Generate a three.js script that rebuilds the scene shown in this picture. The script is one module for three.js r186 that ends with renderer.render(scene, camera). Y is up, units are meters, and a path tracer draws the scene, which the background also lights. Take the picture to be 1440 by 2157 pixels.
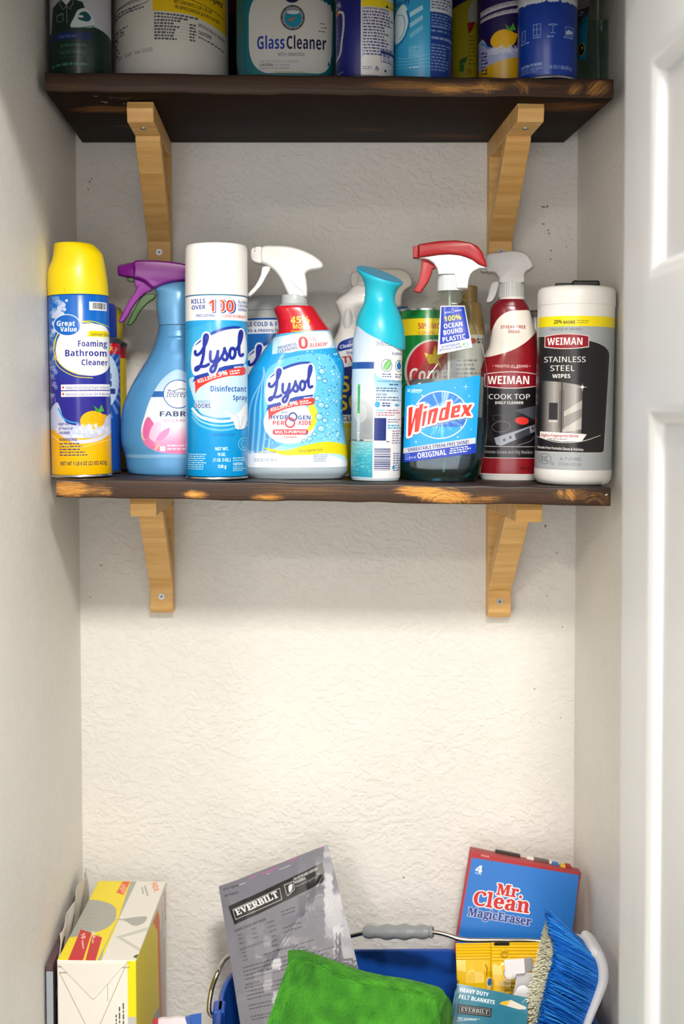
import * as THREE from 'three';
import { mergeGeometries, mergeVertices, toCreasedNormals } from 'three/addons/utils/BufferGeometryUtils.js';
import { RoundedBoxGeometry } from 'three/addons/geometries/RoundedBoxGeometry.js';
import { RectAreaLightUniformsLib } from 'three/addons/lights/RectAreaLightUniformsLib.js';

// ---------- camera, light, exposure ----------
RectAreaLightUniformsLib.init();
const scene = new THREE.Scene();
scene.background = new THREE.Color(0x9fb2c4);
const EYE = 1.6, BACK = 1.55;                       // eye height; distance from the lens to the closet's back wall (z = 0)
const camera = new THREE.PerspectiveCamera(44.14, 1440 / 2157, 0.05, 30);
camera.position.set(0, EYE, BACK);
camera.rotation.set(-0.03863, -0.0123, -0.0027, 'YXZ');
camera.setViewOffset(1440, 2157, 80.39, 112.48, 1440, 2157);   // the frame is cropped off-centre from a larger one
camera.focus = 1.36;
camera.userData.fStop = 3.6;
const renderer = new THREE.WebGLRenderer({ antialias: true });
renderer.toneMapping = THREE.LinearToneMapping;
renderer.toneMappingExposure = 0.75;
renderer.shadowMap.enabled = true;
const CEILING = 2.44;
const LAMPS = [   // [x, y, z, size, colour, intensity]
  [0.16, 2.36, 1.5, 0.3, 0xfff8ef, 236],
  [-0.95, 2.36, 2.55, 0.24, 0xfff4e6, 260],
];
const WINDOW = { x: -0.55, y: 1.35, w: 1.5, h: 1.2, colour: 0xeef2ff, power: 3.5 };   // daylight from a window in the hall, behind the camera

// ---------- helpers ----------
let seed = 7;
const rnd = () => { seed = (seed + 0x6d2b79f5) | 0; let t = Math.imul(seed ^ (seed >>> 15), 1 | seed); t = (t + Math.imul(t ^ (t >>> 7), 61 | t)) ^ t; return ((t ^ (t >>> 14)) >>> 0) / 4294967296; };
const taken = {};
const numbered = (n) => { const k = (taken[n] = (taken[n] ?? -1) + 1); return k ? n + '_' + String(k).padStart(3, '0') : n; };
const tag = (o, label, category, group) => { Object.assign(o.userData, { label, category }); if (group) o.userData.group = group; return o; };
const shade = (m) => { m.castShadow = m.receiveShadow = true; return m; };
function thing(name, label, category, [x, y, z], scale = 1, tilt = 0, turn = 0, group) {
  const o = new THREE.Group(); o.name = numbered(name); o.position.set(x, y, z); if (scale !== 1 && !turn) turn = -Math.atan2(x, BACK - z);   // labels are drawn as seen from the lens, so each thing is turned to show them
  o.rotation.set(0, turn, tilt, 'YXZ'); o.scale.setScalar(scale);
  scene.add(o); return tag(o, label, category, group);
}
function part(parent, name, geometry, material, label) {
  const m = shade(new THREE.Mesh(geometry, material)); m.name = parent === scene ? numbered(name) : name;
  if (label) m.userData.label = label;
  parent.add(m); return m;
}
function struct(name, geometry, material, [x, y, z] = [0, 0, 0], parent = scene) {
  const m = part(parent, name, geometry, material); m.position.set(x, y, z);
  if (parent === scene) m.userData.kind = 'structure';
  return m;
}
const std = (color, roughness = 0.5, o = {}) => new THREE.MeshStandardMaterial({ color, roughness, ...o });
const phys = (color, roughness = 0.5, o = {}) => new THREE.MeshPhysicalMaterial({ color, roughness, ...o });
const V = (x, y, z) => new THREE.Vector3(x, y, z);

// a point of the traced photograph at a chosen distance from the back wall's plane of the camera
function at(u, v, depth) {
  const p = 0.03863, yw = 0.0123, r = -0.00268;
  let a = u - 639.61, b = v - 966.02;
  [a, b] = [(a * Math.cos(r) + b * Math.sin(r)) / 2660, (-a * Math.sin(r) + b * Math.cos(r)) / 2660];
  const d = Math.cos(p) - b * Math.sin(p), y = -b * Math.cos(p) - Math.sin(p), x = a * Math.cos(yw) + d * Math.sin(yw), z = -a * Math.sin(yw) + d * Math.cos(yw);
  return V(x * depth / z, EYE + y * depth / z, BACK - depth);
}

// ---------- drawing of printed labels ----------
const Q = 2.2;
function sheet(x0, y0, x1, y1, q = Q, base) {        // a canvas whose units are the drawing's own
  const c = document.createElement('canvas'); c.width = Math.round((x1 - x0) * q); c.height = Math.round((y1 - y0) * q);
  const g = c.getContext('2d'); g.scale(q, q); g.translate(-x0, -y0);
  if (base) { g.fillStyle = base; g.fillRect(x0, y0, x1 - x0, y1 - y0); }
  return { c, g, x0, y0, x1, y1, q };
}
function tex(c, repeat) {
  const t = new THREE.CanvasTexture(c); t.colorSpace = THREE.SRGBColorSpace; t.wrapS = t.wrapT = repeat ? THREE.RepeatWrapping : THREE.ClampToEdgeWrapping; t.anisotropy = 8; return t;
}
function wrapped(s) {                                // unrolls a front view onto the full turn of a can
  const W = s.c.width, n = Math.round(W * Math.PI), c = document.createElement('canvas'); c.width = n; c.height = s.c.height;
  const g = c.getContext('2d');
  for (let i = 0; i < n; i++) {
    const th = ((i + 0.5) / n - 0.5) * 2 * Math.PI, f = Math.abs(th) > 1.5 ? Math.sign(th) * 0.997 : Math.sin(th);
    g.drawImage(s.c, Math.min(W - 1, Math.max(0, (f * 0.5 + 0.5) * W)), 0, 1, s.c.height, i, 0, 1, s.c.height);
  }
  return tex(c);
}
function T(g, s, x, y, size, col, o = {}) {
  g.save(); g.translate(x, y); if (o.r) g.rotate(o.r); if (o.k) g.transform(1, 0, o.k, 1, 0, 0);
  g.font = (o.b === 0 ? '' : 'bold ') + size + 'px ' + (o.f || 'sans-serif'); g.textAlign = o.a || 'left';
  const w = g.measureText(s).width; if (o.w) g.scale(o.w / w, 1);
  g.lineJoin = 'round';
  if (o.s) { g.strokeStyle = o.s; g.lineWidth = o.sw || size * 0.2; g.strokeText(s, 0, 0); }
  g.fillStyle = col; g.fillText(s, 0, 0); g.restore();
}
function P(g, pts, col, stroke, lw, open) {
  g.beginPath(); pts.forEach(([x, y], i) => (i ? g.lineTo(x, y) : g.moveTo(x, y))); if (!open) g.closePath();
  if (col) { g.fillStyle = col; g.fill(); } if (stroke) { g.strokeStyle = stroke; g.lineWidth = lw; g.lineJoin = 'round'; g.stroke(); }
}
function S(g, pts, col, stroke, lw, open) {           // smooth outline through points
  const c = new THREE.CatmullRomCurve3(pts.map(([x, y]) => V(x, y, 0)), !open), q = c.getPoints(pts.length * 8).map((p) => [p.x, p.y]);
  P(g, q, col, stroke, lw, open);
}
function B(g, d, col, lw) { const p = new Path2D(d); g.strokeStyle = col; g.lineWidth = lw; g.lineCap = g.lineJoin = 'round'; g.stroke(p); }
function E(g, x, y, rx, ry, col, stroke, lw, r = 0) { g.beginPath(); g.ellipse(x, y, rx, ry, r, 0, 7); if (col) { g.fillStyle = col; g.fill(); } if (stroke) { g.strokeStyle = stroke; g.lineWidth = lw; g.stroke(); } }
function R(g, x, y, w, h, col) { g.fillStyle = col; g.fillRect(x, y, w, h); }
function grad(g, x0, y0, x1, y1, stops) { const l = g.createLinearGradient(x0, y0, x1, y1); stops.forEach((c, i) => l.addColorStop(i / (stops.length - 1), c)); return l; }
function fine(g, x, y, w, n, dy, col, h = 0.42, k = 0) {   // printing too small to read
  g.fillStyle = col;
  for (let i = 0; i < n; i++) for (let t = 0, end = w * (0.7 + 0.3 * rnd()); t < end;) { const l = dy * (0.4 + 1.1 * rnd()); g.fillRect(x + t, y + i * dy + k * t, Math.min(l, end - t), dy * h); t += l + dy * 0.3; }
}
const SCRIPT = ['M160 965C150 1000 185 1005 215 965C255 910 285 845 258 842C232 840 240 905 232 960C224 1020 205 1085 170 1110C148 1122 148 1095 172 1088C205 1080 225 1100 265 1072',
  'M285 975C280 1010 272 1055 300 1055C325 1050 338 1010 346 975C338 1040 325 1115 300 1132C275 1145 268 1110 300 1085C330 1062 350 1050 372 1022', 'M372 1022C388 1000 400 975 402 955C400 985 428 1000 420 1030C412 1052 388 1048 384 1034',
  'M470 955C440 950 430 1030 458 1035C490 1035 500 960 470 955M476 962C488 975 502 965 512 950', 'M512 950C535 915 566 835 547 822C528 822 522 930 520 980C520 1012 532 1025 552 1005'];
function script(g, x, y, sx, sy, rot, glow) {          // the flowing wordmark of the sprays, drawn stroke by stroke
  g.save(); g.translate(x, y); g.rotate(rot); g.scale(sx, sy); g.translate(-350, -980);
  for (const [c, w] of [[glow, 52], ['#1a2f9c', 25]]) for (const d of SCRIPT) B(g, d, c, w);
  g.restore();
}
const noise2 = (() => {
  const p = new Uint8Array(512); for (let i = 0; i < 256; i++) p[i] = i; for (let i = 255; i > 0; i--) { const j = (rnd() * (i + 1)) | 0; [p[i], p[j]] = [p[j], p[i]]; } for (let i = 0; i < 256; i++) p[256 + i] = p[i];
  const h = (x, y, m, n = m) => p[(p[(((x % m) + m) % m) & 255] + ((((y % n) + n) % n) & 255)) & 511] / 255, s = (t) => t * t * (3 - 2 * t);
  return (x, y, m = 256, n = m) => { const i = Math.floor(x), j = Math.floor(y), u = s(x - i), v = s(y - j); return THREE.MathUtils.lerp(THREE.MathUtils.lerp(h(i, j, m, n), h(i + 1, j, m, n), u), THREE.MathUtils.lerp(h(i, j + 1, m, n), h(i + 1, j + 1, m, n), u), v); };
})();
function field(w, h, fn, srgb = true) {               // a computed texture; fn returns a grey or [r, g, b] in 0..255
  const d = new Uint8Array(w * h * 4);
  for (let y = 0; y < h; y++) for (let x = 0; x < w; x++) { const v = fn(x / w, y / h), o = (y * w + x) * 4; if (v.length) { d[o] = v[0]; d[o + 1] = v[1]; d[o + 2] = v[2]; } else d[o] = d[o + 1] = d[o + 2] = v; d[o + 3] = 255; }
  const t = new THREE.DataTexture(d, w, h); t.wrapS = t.wrapT = THREE.RepeatWrapping; t.magFilter = THREE.LinearFilter; t.minFilter = THREE.LinearMipmapLinearFilter; if (srgb) t.colorSpace = THREE.SRGBColorSpace; t.needsUpdate = true; return t;
}

// ---------- shapes ----------
function slab(w, h, d) {                              // a box with uv in metres
  const g = new THREE.BoxGeometry(w, h, d), n = g.attributes.normal, p = g.attributes.position, uv = g.attributes.uv;
  for (let i = 0; i < p.count; i++) { const a = Math.abs(n.getX(i)) > 0.5, b = Math.abs(n.getY(i)) > 0.5; uv.setXY(i, a ? p.getZ(i) : p.getX(i), b ? p.getZ(i) : p.getY(i)); }
  return g;
}
// rings: [y, xl, xr, halfDepth, power] or {l:[x,y], r:[x,y], d, n, t}; drawn units, y down, about (cx, by); s: label sheet for planar uv
function loft(rings, cx, by, { s, sub = 5, seg = 56, zo = 0, grow = 0 } = {}) {
  let k = rings.map((r) => Array.isArray(r) ? [r[1], r[0], r[2], r[0], r[3], r[4] ?? 2, r[5] ?? 0, r[6] ?? 0] : [...r.l, ...r.r, r.d, r.n ?? 2, r.t ?? 0, r.z ?? 0]);
  if (k[0][1] < k[k.length - 1][1]) k.reverse();
  const rows = [], pick = (i) => k[Math.max(0, Math.min(k.length - 1, i))];
  for (let i = 0; i < k.length - 1; i++) for (let j = 0; j < sub; j++) {
    const t = j / sub;
    rows.push(k[i].map((_, c) => { const a = pick(i - 1)[c], b = pick(i)[c], d = pick(i + 1)[c], e = pick(i + 2)[c], v = 0.5 * (2 * b + (d - a) * t + (2 * a - 5 * b + 4 * d - e) * t * t + (3 * b - a - 3 * d + e) * t * t * t); return Math.min(Math.max(v, Math.min(b, d)), Math.max(b, d)); }));
  }
  rows.push(k[k.length - 1]);
  const pos = [], idx = [], pw = (v, e) => Math.sign(v) * Math.abs(v) ** e;
  const ring = ([xl, yl, xr, yr, d, n, t, z]) => { for (let q = 0; q < seg; q++) { const a = (q / seg) * 2 * Math.PI, c = pw(Math.cos(a), 2 / n), si = pw(Math.sin(a), 2 / n); pos.push((xl + xr) / 2 + c * ((xr - xl) / 2 + grow) - cx, by - ((yl + yr) / 2 + c * (yr - yl) / 2 + si * t), si * (d + grow) + z + zo); } };
  rows.forEach(ring);
  for (let i = 0; i < rows.length - 1; i++) for (let q = 0; q < seg; q++) { const a = i * seg + q, b = i * seg + ((q + 1) % seg), c = a + seg, d = b + seg; idx.push(a, c, b, b, c, d); }
  for (const [row, flip] of [[rows[0], 0], [rows[rows.length - 1], 1]]) {
    const o = pos.length / 3; ring(row); pos.push((row[0] + row[2]) / 2 - cx, by - (row[1] + row[3]) / 2, row[7] + zo);
    for (let q = 0; q < seg; q++) { const a = o + q, b = o + ((q + 1) % seg), m = o + seg; flip ? idx.push(a, m, b) : idx.push(a, b, m); }
  }
  const g = new THREE.BufferGeometry(); g.setAttribute('position', new THREE.Float32BufferAttribute(pos, 3)); g.setIndex(idx); g.computeVertexNormals();
  const uv = []; for (let i = 0; i < pos.length; i += 3) uv.push(s ? (pos[i] + cx - s.x0) / (s.x1 - s.x0) : pos[i] / 100, s ? 1 - (by - pos[i + 1] - s.y0) / (s.y1 - s.y0) : pos[i + 1] / 100);
  g.setAttribute('uv', new THREE.Float32BufferAttribute(uv, 2)); return g;
}
const outline = (pts, smooth) => smooth ? new THREE.CatmullRomCurve3(pts.map(([x, y]) => V(x, y, 0)), true, 'centripetal').getPoints(pts.length * 6).slice(0, -1).map((p) => new THREE.Vector2(p.x, p.y)) : pts.map(([x, y]) => new THREE.Vector2(x, y));
function puff(pts, cx, by, half, { bevel = 4, bt = bevel, smooth = true, holes = [], z = 0 } = {}) {   // a moulded piece: an outline with rounded edges
  const f = (p) => outline(p, smooth).map((v) => new THREE.Vector2(v.x - cx, by - v.y)), sh = new THREE.Shape(f(pts));
  for (const h of holes) sh.holes.push(new THREE.Path(f(h)));
  const g = new THREE.ExtrudeGeometry(sh, { depth: 2 * (half - bt), bevelThickness: bt, bevelSize: bevel, bevelOffset: -bevel, bevelSegments: 5, steps: 1 });
  g.translate(0, 0, -(half - bt) + z); return toCreasedNormals(g, 0.6);
}
function lathe(pts, seg = 64) {                       // [radius, height] pairs; uv v follows height; u = 0.5 faces the camera
  const g = new THREE.LatheGeometry(pts.map(([r, y]) => new THREE.Vector2(Math.max(r, 1e-4), y)), seg, Math.PI, Math.PI * 2), p = g.attributes.position, uv = g.attributes.uv;
  let lo = Infinity, hi = -Infinity; for (let i = 0; i < p.count; i++) { lo = Math.min(lo, p.getY(i)); hi = Math.max(hi, p.getY(i)); }
  for (let i = 0; i < p.count; i++) uv.setY(i, (p.getY(i) - lo) / (hi - lo));
  return toCreasedNormals(g, 0.7);
}
const tube = (pts, r, seg = 40, rad = 10, closed = false) => new THREE.TubeGeometry(new THREE.CatmullRomCurve3(pts, closed, 'centripetal'), seg, r, rad, closed);
const join = (...g) => mergeGeometries(g.flat().map((x) => { const y = x.index ? x.toNonIndexed() : x; for (const k of Object.keys(y.attributes)) if (!['position', 'normal', 'uv'].includes(k)) y.deleteAttribute(k); return y; }));
// a sheet or pouch between four points, with its own thickness; shape(u, v) gives the bulge of the front in metres
function sheetMesh(TL, TR, BR, BL, nx, ny, thick, shape = () => 0) {
  const pos = [], uv = [], idx = [], N = new THREE.Vector3().crossVectors(V(0, 0, 0).subVectors(TR, TL), V(0, 0, 0).subVectors(TL, BL)).normalize();
  for (const side of [1, -1]) for (let j = 0; j <= ny; j++) for (let i = 0; i <= nx; i++) {
    const u = i / nx, v = j / ny, p = TL.clone().lerp(TR, u).lerp(BL.clone().lerp(BR, u), v).addScaledVector(N, side * thick / 2 + shape(u, v, side)); pos.push(p.x, p.y, p.z); uv.push(u, 1 - v);
  }
  const n = (nx + 1) * (ny + 1), q = (a, b, c, d) => idx.push(a, b, c, b, d, c);
  for (let j = 0; j < ny; j++) for (let i = 0; i < nx; i++) { const a = j * (nx + 1) + i; q(a, a + nx + 1, a + 1, a + nx + 2); q(n + a, n + a + 1, n + a + nx + 1, n + a + nx + 2); }
  for (let i = 0; i < nx; i++) { q(i, i + 1, n + i, n + i + 1); const a = ny * (nx + 1) + i; q(a, n + a, a + 1, n + a + 1); }
  for (let j = 0; j < ny; j++) { const a = j * (nx + 1), b = a + nx + 1; q(a, n + a, b, n + b); const c = a + nx, d = b + nx; q(c, d, n + c, n + d); }
  const g = new THREE.BufferGeometry(); g.setAttribute('position', new THREE.Float32BufferAttribute(pos, 3)); g.setAttribute('uv', new THREE.Float32BufferAttribute(uv, 2)); g.setIndex(idx);
  return toCreasedNormals(g.toNonIndexed(), 0.9);
}
function sketch(TL, TR, BL, w, h, base, q = 2) {      // a sheet drawn in the coordinates of a slanted outline: TL, TR, BL are its corners there
  const s = sheet(0, 0, w, h, q, base), e1 = [(TR[0] - TL[0]) / w, (TR[1] - TL[1]) / w], e2 = [(BL[0] - TL[0]) / h, (BL[1] - TL[1]) / h], D = e1[0] * e2[1] - e1[1] * e2[0];
  const a = e2[1] / D, b = -e1[1] / D, c = -e2[0] / D, d = e1[0] / D;
  s.g.transform(a, b, c, d, -(a * TL[0] + c * TL[1]), -(b * TL[0] + d * TL[1])); return s;
}

// ---------- setting: closet, doorway, door, hallway ----------
const bumpy = (n, fn) => field(n, n, fn, false);
const plasterBump = bumpy(1024, (x, y) => {            // hand-trowelled knock-down texture, 0.34 m to a repeat
  const w = 2.2 * noise2(x * 12, y * 12, 12), a = noise2(x * 44 + w, y * 58, 44, 58), b = noise2(x * 88 + 7, y * 110, 88, 110), c = noise2(x * 200, y * 200, 200), m = noise2(x * 7, y * 7, 7);
  const blob = THREE.MathUtils.smoothstep(a * 0.6 + b * 0.4, 0.4, 0.62);
  return 255 * Math.min(1, blob * (0.35 + 0.45 * m) + 0.14 * c + 0.16 * b);
});
const peelBump = bumpy(512, (x, y) => 255 * (0.5 * noise2(x * 60, y * 60, 60) + 0.3 * noise2(x * 110, y * 110, 110) + 0.2 * noise2(x * 24, y * 24, 24)));
const metric = (t, size) => { const c = t.clone(); c.repeat.set(1 / size, 1 / size); c.needsUpdate = true; return c; };
const wallPaint = field(256, 256, (x, y) => { const n = (noise2(x * 8, y * 8, 8) - 0.5) * 5 + (noise2(x * 64, y * 64, 64) - 0.5) * 4; return [233 + n, 231 + n, 225 + n]; });
const wallMat = std(0xffffff, 0.62, { map: metric(wallPaint, 0.5), bumpMap: metric(plasterBump, 0.3), bumpScale: 0.0006 });
const sideMat = std(0xffffff, 0.5, { map: metric(wallPaint, 0.5), bumpMap: metric(peelBump, 0.16), bumpScale: 0.0005 });
const roomMat = std(0xe8e7e3, 0.7), trimMat = std(0xe9eaea, 0.35), woodFloor = std(0xb9b3a8, 0.9);
const L = -0.2565, Rw = 0.354, FRONT = BACK - 1.07, OUT = BACK - 0.96, HEAD = EYE + 0.366;
const wallBack = struct('wall_back', slab(0.85, CEILING, 0.1), wallMat, [0.05, CEILING / 2, -0.05]);
// small nicks and scuffs in the back wall's paint
{
  const nick = std(0x6f675a, 0.8), spots = [[1144, 436, 9, 3, .1], [1152, 435, 5, 4, -.5], [1144, 472, 6, 3, 0], [1154, 485, 4, 3, .3], [1156, 492, 4, 3, 1], [1160, 528, 3, 3, 0], [1159, 546, 3, 4, 0], [1192, 520, 2, 3, 0], [189, 383, 2, 6, .2], [193, 377, 2, 4, .4], [186, 399, 2, 5, -.5], [1172, 1165, 4, 2, .5], [1148, 1108, 3, 7, .2], [1151, 1255, 3, 2, 0], [1184, 1320, 3, 2, 0], [213, 1191, 3, 3, 0], [190, 1258, 3, 2, 0], [1125, 1451, 3, 3, 0], [1180, 1512, 2, 2, 0], [850, 1848, 4, 3, .4]];
  const s = [];
  for (const [u, v, w, h, r] of spots) { const c = new THREE.CylinderGeometry(1, 1, 1, 9); c.rotateX(Math.PI / 2); c.scale(w * 0.00029, h * 0.00029, 0.0008); c.rotateZ(-r); const p = at(u, v, BACK); c.translate(p.x, p.y, 0.0002); s.push(c); }
  part(wallBack, 'paint_nicks', join(s).translate(-0.05, -CEILING / 2, 0.05), nick).userData.kind = 'stuff';
}


struct('wall_left', slab(0.1, CEILING, OUT), sideMat, [L - 0.05, CEILING / 2, OUT / 2]);
struct('wall_right', slab(0.1, CEILING, OUT), sideMat, [Rw + 0.05, CEILING / 2, OUT / 2]);
const RX0 = -1.7, RX1 = 1.5, RZ1 = 3.5;
struct('wall_front_left', slab(L - 0.1 - RX0, CEILING, 0.12), roomMat, [(RX0 + L - 0.1) / 2, CEILING / 2, (FRONT + OUT) / 2]);
struct('wall_front_right', slab(RX1 - Rw - 0.1, CEILING, 0.12), roomMat, [(RX1 + Rw + 0.1) / 2, CEILING / 2, (FRONT + OUT) / 2]);
struct('wall_over_doorway', slab(Rw - L, CEILING - HEAD, 0.12), roomMat, [(Rw + L) / 2, (CEILING + HEAD) / 2, (FRONT + OUT) / 2]);
struct('wall_hall_left', slab(0.1, CEILING, RZ1 - FRONT), roomMat, [RX0 - 0.05, CEILING / 2, (RZ1 + FRONT) / 2]);
struct('wall_hall_right', slab(0.1, CEILING, RZ1 - FRONT), roomMat, [RX1 + 0.05, CEILING / 2, (RZ1 + FRONT) / 2]);
{ // hall wall behind the camera, with its window
  const { x, y, w, h, colour, power } = WINDOW, z = RZ1 + 0.05, a = RX0 - 0.1, b = RX1 + 0.1, wl = x - w / 2, wr = x + w / 2;
  const back = join(slab(wl - a, CEILING, 0.1).translate((a + wl) / 2, CEILING / 2, 0), slab(b - wr, CEILING, 0.1).translate((b + wr) / 2, CEILING / 2, 0), slab(w, y - h / 2, 0.1).translate(x, (y - h / 2) / 2, 0), slab(w, CEILING - y - h / 2, 0.1).translate(x, (CEILING + y + h / 2) / 2, 0));
  struct('wall_hall_back', back, roomMat, [0, 0, z]);
  const win = struct('window_1', new THREE.BoxGeometry(w, h, 0.01), std(0xffffff, 0.4, { emissive: colour, emissiveIntensity: 1.2 }), [x, y, z + 0.02]);
  for (const [dx, dy, ww, hh] of [[-w / 2 + 0.02, 0, 0.04, h], [w / 2 - 0.02, 0, 0.04, h], [0, h / 2 - 0.02, w - 0.08, 0.04], [0, -h / 2 + 0.02, w - 0.08, 0.04], [0, 0, 0.04, h - 0.08]]) part(win, 'window_frame', slab(ww, hh, 0.05).translate(dx, dy, -0.01), trimMat);
  const l = new THREE.RectAreaLight(colour, power, w - 0.1, h - 0.1); l.position.set(x, y, RZ1 - 0.03); l.rotation.y = 0; l.lookAt(x, y, 0); l.name = 'window_light'; scene.add(l);
}
struct('floor', slab(RX1 - RX0 + 0.2, 0.1, RZ1 + 0.2), woodFloor, [(RX0 + RX1) / 2, -0.05, RZ1 / 2]);
struct('ceiling', slab(RX1 - RX0 + 0.2, 0.1, RZ1 + 0.2), std(0xeeece6, 0.8), [(RX0 + RX1) / 2, CEILING + 0.05, RZ1 / 2]);

struct('trim_1', slab(0.034, HEAD, 0.1), trimMat, [Rw - 0.017, HEAD / 2, (FRONT + OUT) / 2]);
// the open white panel door, swung into the hall
{
  const X0 = 0.318, W = 0.58, TOP = HEAD - 0.008, Z0 = FRONT - 0.005, door = new THREE.Group(); door.name = 'door_1'; door.userData.kind = 'structure';
  door.position.set(X0, 0, Z0); door.rotation.y = -Math.PI / 2; scene.add(door);       // local x runs from the hinge towards the camera, local z faces the closet's left wall
  const white = std(0xd3d6d9, 0.34), sx = [[0.1, 0.255], [0.325, 0.48]], sy = [[0.2, 0.83], [0.93, EYE - 0.012], [EYE + 0.115, TOP - 0.1]];
  const sh = new THREE.Shape([[0, 0.01], [W, 0.01], [W, TOP], [0, TOP]].map(([x, y]) => new THREE.Vector2(x, y)));
  const rect = (x0, y0, x1, y1) => [[x0, y0], [x0, y1], [x1, y1], [x1, y0]].map(([x, y]) => new THREE.Vector2(x, y));
  for (const [x0, x1] of sx) for (const [y0, y1] of sy) sh.holes.push(new THREE.Path(rect(x0, y0, x1, y1)));
  const f = new THREE.ExtrudeGeometry(sh, { depth: 0.018, bevelThickness: 0.009, bevelSize: 0.016, bevelOffset: -0.016, bevelSegments: 4 });
  f.translate(0, 0, 0.009);
  part(door, 'door_frame', toCreasedNormals(f, 0.5), white);
  for (const [x0, x1] of sx) for (const [y0, y1] of sy) {
    const g = new THREE.ExtrudeGeometry(new THREE.Shape(rect(x0 - 0.012, y0 - 0.012, x1 + 0.012, y1 + 0.012).reverse()), { depth: 0.004, bevelThickness: 0.009, bevelSize: 0.034, bevelOffset: -0.034, bevelSegments: 3 });
    g.translate(0, 0, 0.016); part(door, 'door_panel', toCreasedNormals(g, 0.5), white);
  }
  for (const y of [0.25, 1.0, 1.75]) { const h = new THREE.CylinderGeometry(0.006, 0.006, 0.09, 16); h.translate(-0.004, y, -0.003); part(door, 'hinge', h, std(0xb9b6ae, 0.3, { metalness: 0.9 })); }
}
// ceiling lamps of the hall (out of frame; they make the light and the two sets of shadows)
for (const [x, y, z, size, col, power] of LAMPS) {
  const t = thing('ceiling_lamp', x < 0 ? 'small round hall ceiling lamp farther from the closet' : 'large round hall ceiling lamp just outside the closet', 'lamp', [x, y, z]);
  part(t, 'canopy', lathe([[0, 0.08], [size * 0.5, 0.08], [size * 0.52, 0.06], [size * 0.52, 0.012], [size * 0.5, 0.008]]), std(0xf2f1ee, 0.4));
  part(t, 'diffuser', lathe([[0, 0.006], [size * 0.49, 0.008], [size * 0.5, 0.012], [0, 0.012]]), std(0xffffff, 0.6, { emissive: col, emissiveIntensity: 2 }));
  const a = new THREE.RectAreaLight(col, power, size * 0.88, size * 0.88); a.position.set(0, 0.002, 0); a.rotation.x = -Math.PI / 2; t.add(a);
  a.name = 'lamp_light';
}

// ---------- wood ----------
const grain = (w, h, lo, hi, fx, fy, sd, warp = 0.6) => field(w, h, (x, y) => {
  const d = noise2(x * 3 + sd, y * 3 + sd, 256) * warp, a = noise2(x * fx + sd * 7, (y + d * 0.25) * fy, 1024), b = noise2(x * fx * 3, y * fy * 4 + sd, 1024), t = 0.62 * a + 0.38 * b;
  return [0, 1, 2].map((c) => lo[c] + (hi[c] - lo[c]) * t);
});
const pineMaps = [3, 11, 23].map((k) => grain(128, 512, [212, 158, 88], [244, 202, 130], 22, 2.2, k));
const pineMats = pineMaps.map((m) => { m.repeat.set(10, 6); m.needsUpdate = true; return std(0xffffff, 0.5, { map: m }); });
const screwMat = std(0xb4bac0, 0.42, { metalness: 0.95 });
const charred = (w, h, draw, base = '#3c291d', light = 1) => {                     // torch-burnt dark stain with honey patches where the flame spared the wood
  const s = sheet(0, 0, w, h, 1.7, base), g = s.g;
  for (let i = 0; i < h * 2.2; i++) { const y = rnd() * h, k = rnd(); g.strokeStyle = k < 0.5 ? `rgba(20,14,11,${0.1 + 0.3 * rnd()})` : `rgba(96,66,46,${(0.05 + 0.22 * rnd()) * light})`; g.lineWidth = 0.4 + 1.6 * rnd(); const x = rnd() * w - 100, l = 80 + rnd() * w * 0.6; g.beginPath(); g.moveTo(x, y); g.bezierCurveTo(x + l * .3, y + 3 * (rnd() - .5), x + l * .6, y + 3 * (rnd() - .5), x + l, y + 4 * (rnd() - .5)); g.stroke(); }
  draw(g); return tex(s.c);
};
function honey(g, x, y, rx, ry, n, a = 0.5, tilt = 0, cols = ['214,150,62', '176,112,44', '230,176,88']) {   // a patch of fine light grain strokes
  for (let i = 0; i < n; i++) {
    const t = rnd() * 6.28, r = Math.sqrt(rnd()), px = x + Math.cos(t) * r * rx, py = y + Math.sin(t) * r * ry, l = rx * (0.25 + 0.5 * rnd()) * (1 - 0.6 * r);
    g.strokeStyle = `rgba(${cols[(rnd() * 3) | 0]},${a * (1 - r * 0.75)})`; g.lineWidth = 0.6 + 1.1 * rnd(); g.beginPath(); g.moveTo(px - l, py - tilt * l); g.quadraticCurveTo(px, py + (rnd() - .5) * 2, px + l, py + tilt * l); g.stroke();
  }
}
const arcs = (g, x, y, r0, r1, n, a0, a1, al, k = 0.75) => { for (let i = 0; i < n; i++) { const r = r0 + (r1 - r0) * rnd(), s = a0 + (a1 - a0) * rnd(); g.strokeStyle = `rgba(${['226,172,82', '190,128,52', '120,78,36'][(rnd() * 3) | 0]},${al * rnd()})`; g.lineWidth = 0.5 + 1.2 * rnd(); g.beginPath(); g.ellipse(x, y, r, r * k, 0, s, s + 0.25 + 0.5 * rnd()); g.stroke(); } };
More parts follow.
